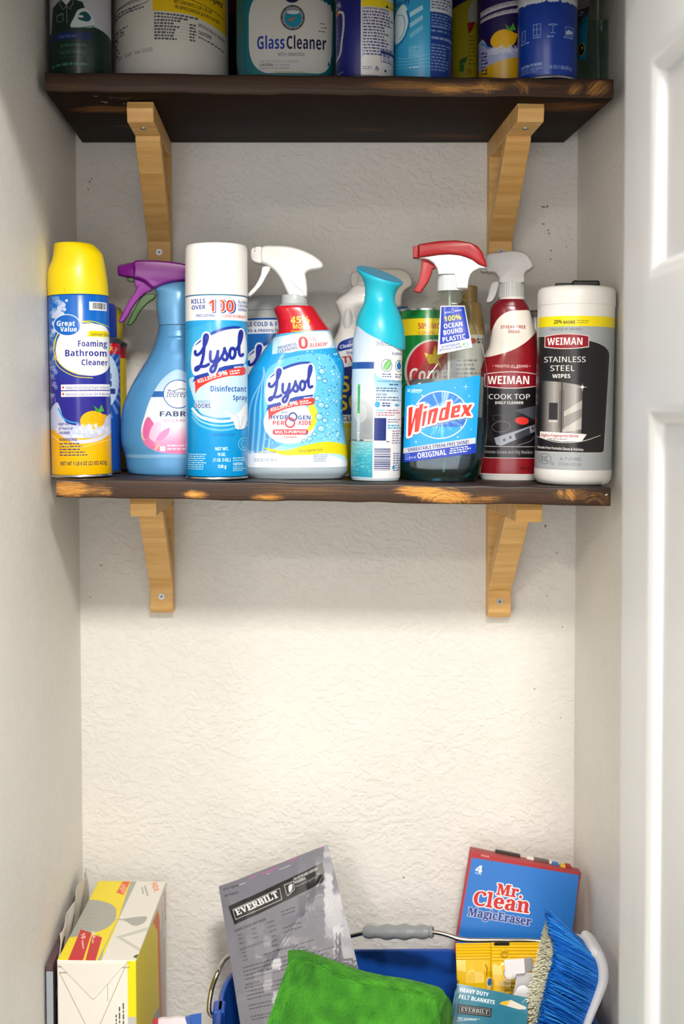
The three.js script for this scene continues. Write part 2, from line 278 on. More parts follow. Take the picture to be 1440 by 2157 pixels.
// edge and underside drawings are 1200 wide (the board's length); the edge is 40 high
const edgeUpper = charred(1200, 40, (g) => {
  honey(g, 800, 20, 130, 12, 260, 0.12); honey(g, 850, 26, 44, 12, 160, 0.34); honey(g, 925, 22, 45, 13, 150, 0.32); arcs(g, 900, 30, 24, 46, 70, -1.2, -0.2, 0.5); arcs(g, 975, 30, 24, 46, 70, -1.2, -0.1, 0.5);
  honey(g, 1010, 16, 90, 8, 120, 0.1); honey(g, 1118, 22, 16, 13, 90, 0.34, -1); honey(g, 1166, 20, 26, 15, 170, 0.3, -1); honey(g, 60, 30, 60, 8, 50, 0.08);
});
const edgeMiddle = charred(1200, 40, (g) => {
  honey(g, 30, 20, 36, 20, 420, 0.6); honey(g, 80, 22, 40, 15, 160, 0.3); honey(g, 105, 29, 15, 7, 70, 0.4); honey(g, 300, 30, 26, 10, 170, 0.5); honey(g, 292, 30, 12, 5, 60, 0.6); honey(g, 455, 32, 34, 8, 120, 0.4); honey(g, 560, 18, 140, 16, 150, 0.1);
  honey(g, 790, 14, 55, 13, 260, 0.6); honey(g, 838, 24, 52, 15, 340, 0.6); arcs(g, 838, 42, 14, 62, 220, -3.0, -0.1, 0.7, 0.62); honey(g, 920, 30, 46, 12, 130, 0.24); honey(g, 1115, 16, 40, 14, 130, 0.2); honey(g, 1112, 16, 12, 16, 110, 0.45, 1.1); honey(g, 1090, 12, 7, 12, 50, 0.4, 1.2); arcs(g, 1165, 40, 16, 40, 120, -2.9, -0.2, 0.4);
  g.fillStyle = '#e8e0d0'; g.fillRect(1188, 14, 4, 3); g.fillRect(1192, 13, 2, 2);
});
const under = charred(1200, 480, (g) => {
  honey(g, 118, 150, 90, 34, 700, 0.34, -0.25, ['150,98,52', '120,76,42', '170,116,62']); honey(g, 150, 310, 60, 16, 160, 0.24, 0.2, ['150,98,52', '120,76,42', '130,86,46']);
  honey(g, 900, 400, 110, 40, 420, 0.24, 0.3, ['150,98,52', '120,76,42', '130,86,46']); honey(g, 700, 330, 70, 20, 200, 0.2, 0.2, ['150,98,52', '120,76,42', '130,86,46']); honey(g, 1120, 90, 90, 50, 560, 0.34, -0.5, ['150,98,52', '120,76,42', '160,106,60']);
  g.fillStyle = 'rgba(214,206,196,.8)'; for (const [x, y, w, h] of [[96, 40, 8, 3], [104, 84, 16, 3], [110, 92, 8, 3], [150, 96, 6, 4], [130, 50, 4, 2]]) g.fillRect(x, y, w, h);
  B(g, 'M128 40Q150 52 168 62M150 52L176 50M180 66L196 60', 'rgba(190,180,170,.45)', 2.4); R(g, 0, 236, 1200, 2, 'rgba(90,74,64,.35)');
}, '#20130b', 0.5);
const topMat = std(0x2a2220, 0.5, { map: charred(600, 240, () => {}, '#281d18', 0.6) }); topMat.color.set(0xffffff);
function shelf(label, map, x0, x1, depth, z0, yl, yr, drop) {
  // a board with softly worn edges; front edge, underside and the rest each carry their own grain; drop: how much more the front edge falls per metre to the right
  const t = thing('wooden_shelf', label, 'shelf', [(x0 + x1) / 2, 0, z0]), n = 80, r = 0.0022, H = 0.0195, prof = [];
  for (const [cz, cy, a0] of [[depth - r, r, -90], [depth - r, H - r, 0], [r, H - r, 90], [r, r, 180]]) for (let k = 0; k <= 3; k++) { const a = (a0 + k * 30) * Math.PI / 180; prof.push([cz + r * Math.cos(a), cy + r * Math.sin(a)]); }
  const m = prof.length, pos = [], uv = [], groups = [[], [], []], W = x1 - x0;
  const kind = (q) => (q >= 3 && q < 4 ? 0 : q < 3 && q >= 0 ? 0 : q === m - 1 ? 1 : 2);
  for (let i = 0; i <= n; i++) for (let q = 0; q < m; q++) {
    const u = i / n, x = -W / 2 + u * W, [z, y] = prof[q], front = z / depth, wob = (noise2(u * 26, y > H / 2 ? 3 : 9, 256) - 0.5) * 0.0016 * front;
    pos.push(x, y + THREE.MathUtils.lerp(yl, yr, u) - drop * (x + (x0 + x1) / 2) * front + wob, z + wob * 0.8);
  }
  const P3 = [], U3 = [], add = (b, ...v) => groups[b].push(...v);
  for (let i = 0; i < n; i++) for (let q = 0; q < m; q++) {
    const w = (q + 1) % m, a = i * m + q, b = i * m + w, c = a + m, d = b + m, k = kind(q);
    const UV = (v) => { const u = (pos[v * 3] + W / 2) / W, pr = prof[v % m]; return k === 0 ? [u, (pr[1]) / H] : [u, 1 - (depth - pr[0]) / depth]; };
    for (const v of [a, c, b, b, c, d]) add(k, [v, UV(v)]);
  }
  for (const i of [0, n]) for (let q = 1; q < m - 1; q++) { const o = i * m, tri = i ? [o, o + q + 1, o + q] : [o, o + q, o + q + 1]; for (const v of tri) add(0, [v, [i ? 0.99 + prof[v % m][0] * 0.04 : 0.01 - prof[v % m][0] * 0.04, prof[v % m][1] / H]]); }
  const g = new THREE.BufferGeometry(); let at0 = 0;
  groups.forEach((G, k) => { for (const [v, u] of G) { P3.push(pos[v * 3], pos[v * 3 + 1], pos[v * 3 + 2]); U3.push(...u); } g.addGroup(at0, G.length, k); at0 += G.length; });
  g.setAttribute('position', new THREE.Float32BufferAttribute(P3, 3)); g.setAttribute('uv', new THREE.Float32BufferAttribute(U3, 2));
  const gr = g.groups.slice(), c = toCreasedNormals(g, 0.7); c.clearGroups(); gr.forEach((x) => c.addGroup(x.start, x.count, x.materialIndex));
  part(t, 'board', c, [phys(0xffffff, 0.5, { map, specularIntensity: 0.6 }), phys(0xffffff, 0.62, { map: under, specularIntensity: 0.15 }), topMat]);
  return t;
}
const MID_TOP = (x) => EYE - 0.0754 - 0.019 * x, UP_TOP = (x, z) => EYE + 0.3438 - 0.011 * x * (z / 0.24);
shelf('dark burnt-wood shelf at the top, holding cans above two pale brackets', edgeUpper, -0.248, 0.3363, 0.239, 0.0005, EYE + 0.3243, EYE + 0.3243, 0.011);
shelf('dark burnt-wood shelf in the middle, with honey patches along its front edge', edgeMiddle, -0.2405, 0.336, 0.239, 0.0005, EYE - 0.0949 + 0.0046, EYE - 0.0949 - 0.0064, 0);
{ // the lower shelf that carries bucket and box, its board below the frame
  shelf('deep dark shelf at the bottom, under the blue bucket and the bin-liner box', edgeUpper, -0.25, 0.348, 0.385, 0.0005, EYE - 0.89, EYE - 0.89, 0);
}
const LOW = EYE - 0.8705;

function bracket(label, x, yBoard, k) {
  const t = thing('shelf_bracket', label, 'bracket', [x, yBoard, 0], 1, 0, 0, 'pale wooden shelf brackets'), w = 0.028;
  const bar = (pts, m, name, lab) => { // a square bar: profile in (z, y), extruded along x with softened edges
    const g = new THREE.ExtrudeGeometry(new THREE.Shape(pts.map(([z, y]) => new THREE.Vector2(z, y))), { depth: w - 0.002, bevelThickness: 0.001, bevelSize: 0.001, bevelOffset: -0.001, bevelSegments: 2 });
    g.translate(0, 0, -(w - 0.002) / 2); g.rotateY(-Math.PI / 2); part(t, name, g, pineMats[m], lab);
  };
  const Z = 0.209;
  bar([[0, -0.021], [Z - 0.004, -0.021], [Z, -0.0075], [Z - 0.0035, 0], [0, 0]], k % 3, 'arm');
  bar([[0, -0.021], [0.02, -0.021], [0.02, -0.148], [0.014, -0.155], [0, -0.155]], (k + 1) % 3, 'leg');
  bar([[0.02, -0.122], [0.02, -0.1], [0.117, -0.021], [0.136, -0.021], [0.135, -0.026]], (k + 2) % 3, 'brace');
  for (const [y, z, rx] of [[-0.1345, 0.0205, 0], [-0.0212, 0.176, Math.PI / 2]]) {
    const head = new THREE.CylinderGeometry(0.0036, 0.0038, 0.0016, 24), slot = [new THREE.BoxGeometry(0.0046, 0.0005, 0.0009), new THREE.BoxGeometry(0.0009, 0.0005, 0.0046)];
    const s = part(t, 'screw', head, screwMat); s.rotation.x = rx ? Math.PI : Math.PI / 2; s.position.set(0, y, z);
    slot.forEach((b) => { b.translate(0, 0.0008, 0); }); part(s, 'screw_slot', join(slot), std(0x2c2f33, 0.5));
  }
  return t;
}
const BL = -0.1545, BR = 0.2572;
bracket('pale wooden bracket under the left of the top shelf, behind the purple sprayer', BL, EYE + 0.3243, 0);
bracket('pale wooden bracket under the right of the top shelf, behind the frosted sprayer', BR, EYE + 0.3243, 1);
bracket('pale wooden bracket under the left of the middle shelf, above the yellow box', BL, EYE - 0.0949 - 0.019 * BL + 0.0001, 2);
bracket('pale wooden bracket under the right of the middle shelf, above the blue and red carton', BR, EYE - 0.0949 - 0.019 * BR, 3);

// ---------- things on the middle shelf ----------
function spot(cx, depth, yOf) {                       // where an axis stands on a board, and the drawing's scale there
  const x = at(cx, 1000, depth).x, y = yOf(x, BACK - depth) + 0.0004, a = at(cx, 500, depth).y, b = at(cx, 600, depth).y;
  return { cx, by: 500 + (y - a) / (b - a) * 100, pos: [x, y, BACK - depth], s: depth * 3.738e-4 };
}
const mid = (cx, depth) => spot(cx, depth, MID_TOP);
const gloss = (s, rough = 0.28, o = {}) => phys(0xffffff, rough, { map: s, clearcoat: 0.12, clearcoatRoughness: 0.1, specularIntensity: 0.7, ...o });
const tin = std(0xc9ccd0, 0.25, { metalness: 0.95 }), rimGrey = std(0x77777c, 0.35, { metalness: 0.8 });
const P_ = (c, r = 0.32, o = {}) => phys(c, r, { clearcoat: 0.12, clearcoatRoughness: 0.2, ...o });
function canBody(t, by, top, bottom, r, map, { rim = true, topRim = true } = {}) {   // a printed tin with rolled rims
  const y0 = by - bottom, y1 = by - top;
  part(t, 'body', lathe([[0, y0 + 2], [r - 4, y0 + 2], [r - 1, y0 + 3], [r, y0 + 5], [r, y1 - 4], [r - 1.5, y1 - 1], [r - 6, y1 + 1], [0, y1 + 1]]), map);
  if (rim) part(t, 'bottom_rim', lathe([[r - 6, 0], [r - 1, 0], [r + 0.6, 1.2], [r + 0.8, 3.2], [r + 0.3, 5], [r - 3, 5.4]]), tin);
  if (topRim) part(t, 'top_rim', lathe([[r - 8, y1 + 1], [r - 3, y1 + 3.5], [r - 1, y1 + 2.5], [r + 0.2, y1], [r - 2, y1 - 3]]), tin);
}
const swirl = (g, x, y, rx, ry, n, a = 0.5, cols = ['255,255,255']) => { for (let i = 0; i < n; i++) { const t = rnd() * 6.28, r = Math.sqrt(rnd()); E(g, x + Math.cos(t) * r * rx, y + Math.sin(t) * r * ry, 1.5 + 5 * rnd(), 1.5 + 5 * rnd(), `rgba(${cols[(rnd() * cols.length) | 0]},${a * rnd()})`); } };
function lemon(g, x, y, r) {
  E(g, x, y, r, r * 0.74, '#f2b800', null, 0, -0.12); P(g, [[x + r * .85, y - r * .5], [x + r * 1.16, y - r * .38], [x + r * .95, y + r * .05]], '#f2b800');
  for (let i = 0; i < 60; i++) E(g, x + (rnd() - .5) * r * 1.5, y + (rnd() - .6) * r, .9, .9, 'rgba(255,225,70,.55)');
  P(g, [[x + r * .3, y - r * .62], [x + r * .1, y - r * 1.2], [x + r * .55, y - r * .8]], '#3f9a2e'); P(g, [[x + r * .4, y - r * .6], [x + r * .75, y - r * 1.25], [x + r * .95, y - r * .7]], '#57b03a');
}
const bathroomLabel = (() => {
  const s = sheet(106, 622, 238, 1004), g = s.g;
  R(g, 106, 622, 132, 382, grad(g, 0, 622, 0, 1004, ['#0a63c8', '#0a6fd0', '#1b52b4', '#2a2a9a', '#2b2392', '#38309c', '#38309c']));
  swirl(g, 124, 660, 16, 34, 60, 0.5, ['214,220,246', '190,204,240']); for (const [x, y, r] of [[147, 638, 3], [140, 647, 5], [132, 654, 6], [128, 664, 7], [120, 668, 6], [119, 684, 5], [136, 666, 6], [142, 656, 4], [118, 700, 5]]) E(g, x, y, r, r, '#cfd6f3');
  swirl(g, 114, 780, 7, 90, 70, 0.5, ['206,214,246']);
  R(g, 195, 640, 38, 18, '#f3f3f3'); for (let i = 0; i < 22; i++) R(g, 203 + i * 1.25, 642, 0.3 + 0.7 * rnd(), 13, '#30303a');
  E(g, 181, 740, 62, 55, '#2a47b4'); E(g, 183, 738, 66, 55, null, '#f3dc1a', 2.2, 0.12);
  S(g, [[121, 742], [132, 708], [158, 692], [196, 686], [232, 694], [240, 740], [232, 782], [205, 795], [160, 788], [130, 768]], '#fbfbf8'); S(g, [[117, 742], [128, 704], [156, 687], [198, 681], [238, 691]], null, '#f6df10', 1.6, true); S(g, [[117, 742], [124, 772], [158, 795], [200, 800]], null, '#f6df10', 1.6, true);
  P(g, [[189, 713], [194, 701], [240, 701], [240, 713]], '#f5dd00'); T(g, 'Lemon Scent', 197, 711, 8.5, '#1c1c5e', { b: 0, w: 48 });
  T(g, 'Foaming', 168, 734, 18, '#1b1f8e', { w: 64 }); T(g, 'Bathroom', 140, 754, 19, '#1b1f8e', { w: 92 }); T(g, 'Cleaner', 175, 773, 17, '#1b1f8e', { w: 58 });
  E(g, 147, 689, 29, 22, '#1467c9', '#ffffff', 1.6, 0.1); T(g, 'Great', 124, 690, 15, '#fff', { w: 40, r: 0.03 }); T(g, 'Value', 132, 702, 14, '#fff', { w: 36, r: 0.03 });
  R(g, 131, 813, 107, 12, '#fafafa'); R(g, 131, 827, 107, 12, '#fafafa'); P(g, [[134, 816], [139, 819], [134, 822]], '#d8232a'); P(g, [[134, 830], [139, 833], [134, 836]], '#d8232a');
  T(g, 'Deep Penetrating Foam Action', 141, 822, 7, '#2a2a8a', { b: 0, w: 92 }); T(g, 'Eliminates Soap Scum, Dirt & Residue', 141, 836, 7, '#2a2a8a', { b: 0, w: 97 });
  S(g, [[106, 870], [122, 850], [140, 892], [168, 900], [200, 904], [238, 876], [238, 930], [106, 930]], '#c9d2f2'); swirl(g, 172, 912, 66, 18, 120, 0.8, ['240,243,255', '198,208,240']); S(g, [[124, 862], [136, 884], [152, 892], [166, 893]], null, '#2fa3e2', 3, true);
  P(g, [[106, 906], [150, 926], [200, 926], [238, 910], [238, 1004], [106, 1004]], grad(g, 0, 906, 0, 960, ['#f5b21c', '#ffc400'])); S(g, [[120, 910], [160, 932], [210, 928], [238, 912]], null, '#dfe2f5', 8, true); S(g, [[106, 918], [150, 944], [238, 930]], null, '#ffd75a', 3, true);
  lemon(g, 197, 889, 27); swirl(g, 198, 908, 34, 9, 60, 0.9, ['236,240,255', '206,214,244']);
  T(g, 'KEEP OUT', 124, 899, 7.5, '#2b2a7d', { w: 23 }); T(g, 'OF REACH OF', 124, 908, 7.5, '#2b2a7d', { w: 31 }); T(g, 'CHILDREN', 124, 917, 7.5, '#2b2a7d', { w: 24 }); T(g, 'WARNING:', 125, 932, 9, '#2b2a7d', { w: 40 }); fine(g, 125, 936, 60, 5, 6, '#4a4480');
  T(g, 'NET WT 1 LB 6 OZ (22 OZ) 623g', 126, 983, 11, '#2a2767', { w: 100 });
  return gloss(wrapped(s), 0.24);
})();
{ // yellow-capped can at the far left, leaning on the wall
  const { cx, by, pos, s } = mid(173, 1.362), t = thing('spray_can', 'tall blue spray can with a yellow cap, leaning on the left wall', 'spray can', pos, s, 0.012);
  canBody(t, by, 626, by - 3, 63, bathroomLabel, { topRim: false });
  const c = part(t, 'cap', loft([[627, cx - 63.5, cx + 63.5, 63.5], [600, cx - 64, cx + 62, 63], [575, cx - 62, cx + 59, 60], [555, cx - 54.5, cx + 55.5, 55], [540, cx - 50.5, cx + 52.5, 50], [528, cx - 49, cx + 43, 45], [520.5, cx - 48.2, cx + 35, 41], [518.5, cx - 47.8, cx + 28, 39], [517.5, cx - 47, cx + 24, 37]], cx, by), P_(0xf8dc00, 0.35));
  part(c, 'cap_seam', tube([V(-26, by - 625, 58.4), V(-27, by - 620, 58), V(-29, by - 614, 57)], 0.5, 10, 6), P_(0xc4a500, 0.4));
  part(c, 'actuator', puff([[211, 531], [219, 538], [224, 549], [228, 562], [231, 578], [225, 578], [217, 552]], cx, by, 14, { bevel: 1.5, bt: 6 }), P_(0xf8dc00, 0.35));
}
{ // two tins of spray behind it, each with cap, grey collar and red band
  const make = (cx0, Z, r, base, cap, capCol, top, name, label, extra) => {
    const { cx, by, pos, s } = mid(cx0, Z), t = thing(name, label, 'spray can', pos, s), sh = sheet(cx - r, top + 82, cx + r, by, 1.6, base), g = sh.g;
    R(g, cx - r, top + 82, 2 * r, 27, '#d3142a'); extra(g, cx, r, top); canBody(t, by, top + 82, by - 3, r, gloss(wrapped(sh)), { topRim: false });
    part(t, 'collar', lathe([[r - 2, by - top - 86], [r + 1.5, by - top - 84], [r + 2, by - top - 76], [r - 5, by - top - 72]]), rimGrey);
    part(t, 'cap', lathe([[r - 6, by - top - 74], [r - 7, by - top - 10], [r - 10, by - top - 3], [r - 16, by - top], [0, by - top]]), P_(capCol, 0.35));
  };
  make(196, 1.437, 59, '#1f56b8', 0, 0x16389c, 642, 'spray_can', 'blue-capped spray can with a red band, behind the yellow-capped can', (g, cx, r, top) => {
    T(g, 'SPRAY CLEANER', cx + 44, top + 103, 13, '#f2d21a', { a: 'right', w: 92 }); E(g, cx + 18, top + 165, 38, 62, '#cfe2f8'); for (let i = 0; i < 26; i++) { const a = i / 26 * 6.28; P(g, [[cx + 18, top + 165], [cx + 18 + 60 * Math.cos(a - .05), top + 165 + 85 * Math.sin(a - .05)], [cx + 18 + 60 * Math.cos(a + .05), top + 165 + 85 * Math.sin(a + .05)]], 'rgba(190,216,248,.5)'); }
    fine(g, cx + 6, top + 150, 42, 3, 16, '#2a3f8c', 0.7); fine(g, cx - 40, top + 310, 80, 4, 8, '#9fc0ee');
  });
  make(209, 1.506, 59, '#ddbf12', 0, 0xc6b110, 650, 'spray_can', 'yellow spray can with a red band, rearmost at the left', (g, cx, r, top) => { for (let i = 0; i < 14; i++) P(g, [[cx + 20, top + 200], [cx + 70, top + 150 + i * 9], [cx + 70, top + 153 + i * 9]], 'rgba(255,240,150,.5)'); fine(g, cx - 40, top + 300, 80, 4, 8, '#a08a10'); });
}
{ // light blue trigger bottle with purple head
  const { cx, by, pos, s } = mid(376, 1.43), t = thing('trigger_bottle', 'light blue rounded spray bottle with a purple trigger head', 'spray bottle', pos, s);
  const sh = sheet(255, 690, 497, 1004), g = sh.g, m = (x) => 2 * cx - x, body = [[701, 42], [712, 44], [720, 47], [742, 55], [762, 66], [781, 78], [804, 92], [826, 103], [860, 116], [900, 121], [934, 120], [955, 114], [966, 111], [979, 110], [990, 108], [998, 104], [by - 1, 96], [by, 92]];
  R(g, 255, 690, 242, 320, '#5a9ed2');
  const drop = [[376, 782], [346, 800], [322, 836], [306, 880], [299, 910], [306, 936], [330, 951], [376, 957], [422, 951], [446, 936], [453, 910], [446, 880], [430, 836], [406, 800]];
  S(g, drop, '#e3eef8'); g.save(); g.beginPath(); new THREE.CatmullRomCurve3(drop.map(([x, y]) => V(x, y, 0)), true).getPoints(90).forEach((p, i) => i ? g.lineTo(p.x, p.y) : g.moveTo(p.x, p.y)); g.clip();
  R(g, 290, 780, 180, 60, grad(g, 0, 780, 0, 838, ['#a5cdec', '#d3e5f5'])); R(g, 290, 827, 180, 12, '#2164b0'); R(g, 290, 839, 180, 60, grad(g, 0, 839, 0, 899, ['#dfeefa', '#fbfbfc']));
  R(g, 290, 899, 180, 60, grad(g, 0, 899, 0, 958, ['#fbf4f7', '#f4a3c4', '#ee7aac']));
  S(g, [[303, 915], [306, 892], [314, 880], [322, 888], [330, 905], [322, 928], [308, 930]], '#e56aa6'); S(g, [[316, 925], [322, 900], [334, 889], [341, 895], [338, 915], [328, 930]], '#f6c6de'); S(g, [[330, 928], [340, 912], [358, 903], [356, 914], [342, 928]], '#ee8cbc'); S(g, [[300, 930], [314, 924], [328, 940], [318, 960]], '#e87db0'); B(g, 'M300 918L306 928M326 950L335 938', '#f3e37a', 2);
  g.restore();
  E(g, cx, 833, 30, 29, '#fdfdfe', '#1f63ae', 1.8); T(g, 'febreze', cx, 839, 18, '#173a78', { a: 'center', w: 50, f: 'serif', k: -0.2, b: 0 }); S(g, [[354, 823], [366, 827], [380, 822], [398, 825]], null, '#173a78', 1.2, true);
  T(g, 'FABRIC', 336, 879, 15, '#1c2f66', { w: 80 }); T(g, 'Spring & Renewal', 344, 890, 7.5, '#d4558f', { b: 0, w: 66 }); fine(g, 353, 938, 60, 2, 7, '#ffe6f0'); R(g, 338, 941, 11, 10, '#fff5f8');
  part(t, 'body', loft(body.map(([y, w], i) => [y, cx - w, m(cx - w), i < 3 ? w : Math.min(w, 43 + (w - 42) * 0.18), 2.2]), cx, by, { s: sh, sub: 6, seg: 72 }), gloss(tex(sh.c), 0.3, { metalness: 0.15 }));
  part(t, 'foot_groove', loft([[966, cx - 111.6, cx + 111.6, 56, 2.2], [962, cx - 112.4, cx + 112.4, 56.4, 2.2], [958, cx - 112.8, cx + 112.8, 56.6, 2.2]], cx, by), P_(0x86bbe4, 0.3, { metalness: 0.15 }));
  part(t, 'shroud', loft([[688, cx - 40, cx + 40, 40], [686, cx - 40.5, cx + 40.5, 40.5], [673, cx - 41.5, cx + 41.5, 41], [646, cx - 45, cx + 45, 42], [625, cx - 43, cx + 46, 40], [612, cx - 48, cx + 48, 36], [604, cx - 36, cx + 52, 30], [598, cx - 14, cx + 54, 24]], cx, by), P_(0x6fb0e0, 0.3, { metalness: 0.15 }));
  part(t, 'neck_ring', loft([[701, cx - 41, cx + 41, 41], [689, cx - 40, cx + 40, 40]], cx, by), P_(0x5fa2d6, 0.3, { metalness: 0.15 }));
  const purple = P_(0x82168a, 0.3), f = ([x, y]) => [240 + x / 8.99, 540 + y / 8.99];
  part(t, 'trigger_head', puff([[410, 145], [700, 115], [1000, 130], [1358, 180], [1560, 260], [1620, 380], [1500, 470], [1350, 500], [1110, 530], [950, 580], [780, 650], [600, 520], [480, 470], [412, 465], [408, 300]].map(f), cx, by, 26, { bevel: 5, bt: 13 }), purple);
  const nz = lathe([[0, 0], [9, 0], [11, 2], [12, 6], [15, 18], [17.6, 30], [17.6, 33], [0, 33]], 8); nz.rotateZ(-Math.PI / 2); nz.translate(252 - cx, by - 573.5, 0); part(t, 'nozzle', nz, purple);
  part(t, 'trigger', puff([[420, 465], [520, 480], [640, 540], [760, 650], [620, 730], [500, 840], [380, 1000], [260, 1200], [180, 1275], [125, 1275], [200, 1090], [300, 890], [430, 700], [445, 620], [415, 540]].map(f), cx, by, 12, { bevel: 2, bt: 5 }), P_(0x8e1f98, 0.3));
  part(t, 'trigger_guard', puff([[560, 770], [600, 745], [730, 735], [815, 745], [800, 810], [650, 920], [520, 1070], [420, 1240], [340, 1322], [280, 1322], [340, 1170], [450, 940]].map(f), cx, by, 8, { bevel: 2, bt: 4, z: -8 }), P_(0x2c5a10, 0.4), 'dark green lever behind the trigger');
  part(t, 'latch', puff([[290, 450], [420, 455], [430, 520], [370, 515], [290, 495]].map(f), cx, by, 7, { bevel: 1.5, bt: 3 }), P_(0x2c5a10, 0.4), 'dark green latch under the nozzle');
}
function sprayBanner(g, x, y, k, rot) {                // white banner with wordmark, blue sweep and red ribbon, about (x, y)
  g.save(); g.translate(x, y); g.rotate(rot); g.scale(k, k);
  S(g, [[-52, -26], [-20, -44], [20, -52], [54, -50], [60, -40], [50, 24], [0, 26], [-58, 36]], '#eef3fb'); S(g, [[-50, -24], [-22, -44], [20, -56], [52, -54], [58, -44], [50, -50], [20, -50], [-20, -39]], '#1e3fa6');
  P(g, [[-62, 50], [-56, 38], [-20, 32], [8, 24], [50, 22], [51, 31], [10, 33], [-20, 40]], '#1e3fa6'); S(g, [[-58, 62], [-56, 48], [-20, 40], [12, 33], [52, 31], [51, 44], [14, 46], [-24, 53], [-52, 66], [-58, 74]], '#e23a34');
  T(g, 'KILLS', -52, 54, 10.5, '#fff', { r: -0.2, k: -0.15 }); T(g, '99.9%', -26, 48, 14, '#fff', { r: -0.13, k: -0.1, w: 40 }); fine(g, 18, 35, 28, 2, 5, '#fff', 0.6, -0.05); T(g, 'BRAND III', 28, 30, 5, '#fff', { r: -0.03 }); g.restore();
  script(g, x - 2 * k, y - 6 * k, 0.257 * k, 0.265 * k, rot * 0.5, '#eef3fb');
}
const disinfectantLabel = (() => {
  const s = sheet(390, 626, 524, 1006), g = s.g;
  R(g, 390, 626, 134, 380, grad(g, 0, 680, 0, 1006, ['#2aa4e4', '#32aeea', '#2aa8e8', '#0a9ae0', '#0696de', '#0a98e0']));
  for (let i = 0; i < 9; i++) P(g, [[390, 706 + i * 8], [470, 680], [390, 700 + i * 8]], 'rgba(255,255,255,.09)'); S(g, [[404, 830], [400, 800], [440, 800], [520, 770], [524, 860], [500, 880], [430, 880]], 'rgba(235,246,253,.8)');
  R(g, 390, 626, 134, 3, '#2090c8'); R(g, 390, 629, 134, 51, '#f7f8fa');
  T(g, 'KILLS', 403, 645, 13, '#1e3f9f', { w: 31 }); T(g, 'OVER', 404, 657, 12.5, '#1e3f9f', { w: 30 });
  T(g, '100', 441, 663, 33, '#1e3f9f', { w: 56, s: '#1e3f9f', sw: 5 }); T(g, '100', 439, 662, 33, '#e8442f', { w: 56, s: '#fff', sw: 3 });
  T(g, 'ILLNESS', 503, 644, 8, '#3a4fa6', { w: 24 }); T(g, 'CAUSING', 503, 652, 8, '#3a4fa6', { w: 24 }); T(g, 'GERMS', 503, 660, 8, '#3a4fa6', { w: 19 });
  T(g, 'INCLUDING THE', 414, 673.5, 8, '#1e3f9f', { w: 54, r: 0.01 }); T(g, 'COVID-19 VIRUS*', 471, 674.5, 8, '#c63a32', { w: 48, r: 0.015 });
  sprayBanner(g, 463, 752, 1.0, -0.1);
  T(g, 'Disinfectant', 443, 828, 16, '#1f4fae', { w: 78 }); T(g, 'Spray', 491, 846, 15, '#1f4fae', { w: 32 });
  T(g, 'ELIMINATES:', 409, 852, 7.5, '#5a72a8', { b: 0, w: 36 }); T(g, 'ODORS', 409, 863, 13, '#2c4a98', { w: 35, s: '#e9f3fb', sw: 2 });
  for (const [o, c, w] of [[0, '#e6f5fd', 6], [9, 'rgba(255,255,255,.55)', 4], [-6, 'rgba(10,120,190,.5)', 3], [18, 'rgba(255,255,255,.35)', 5]]) S(g, [[404, 862 + o], [422, 880 + o], [460, 890 + o], [500, 884 + o], [523, 862 + o]], null, c, w, true);
  S(g, [[474, 868], [500, 874], [522, 852], [524, 898], [510, 908], [498, 905], [492, 890]], '#f4f9fd'); S(g, [[478, 870], [500, 880], [506, 905], [514, 880]], null, '#9cc9e6', 1.4, true); S(g, [[500, 908], [516, 906], [524, 890]], null, '#2f7fc4', 2, true);
  T(g, 'Crisp Linen® scent', 446, 921, 8, '#1d4a8c', { b: 0, w: 50, k: -0.2 }); E(g, 516, 938, 13, 13, null, 'rgba(220,240,252,.7)', 1.2); E(g, 516, 938, 7, 8, null, 'rgba(220,240,252,.6)', 1);
  T(g, 'NET WT.', 453, 951, 10, '#f4fbff', { w: 29 }); T(g, '19 OZ.', 458, 962, 9.5, '#f4fbff', { w: 18 }); T(g, '(1 LB. 3 OZ.)', 449, 974, 10, '#f4fbff', { w: 37 }); T(g, '538 g', 459, 987, 9.5, '#f4fbff', { w: 18 });
  fine(g, 395, 958, 46, 8, 4.4, '#d7effb'); fine(g, 491, 966, 30, 2, 5, '#d7effb'); T(g, 'CAUTION:', 491, 983, 8, '#f4fbff', { w: 22 }); fine(g, 491, 985, 30, 3, 3.8, '#d7effb');
  return gloss(wrapped(s), 0.26);
})();
{ // white-capped disinfectant can
  const { cx, by, pos, s } = mid(457, 1.362), t = thing('spray_can', 'pale blue spray can with a tall white cylindrical cap', 'spray can', pos, s, -0.002), r = 65.5;
  canBody(t, by, 628, by - 4, r, disinfectantLabel, { topRim: false });
  part(t, 'cap', lathe([[r - 1, by - 628], [r + 0.6, by - 627], [r, by - 560], [r - 0.5, by - 528], [r - 3, by - 522], [r - 8, by - 520], [0, by - 519]]), P_(0xf7f6f3, 0.4));
}
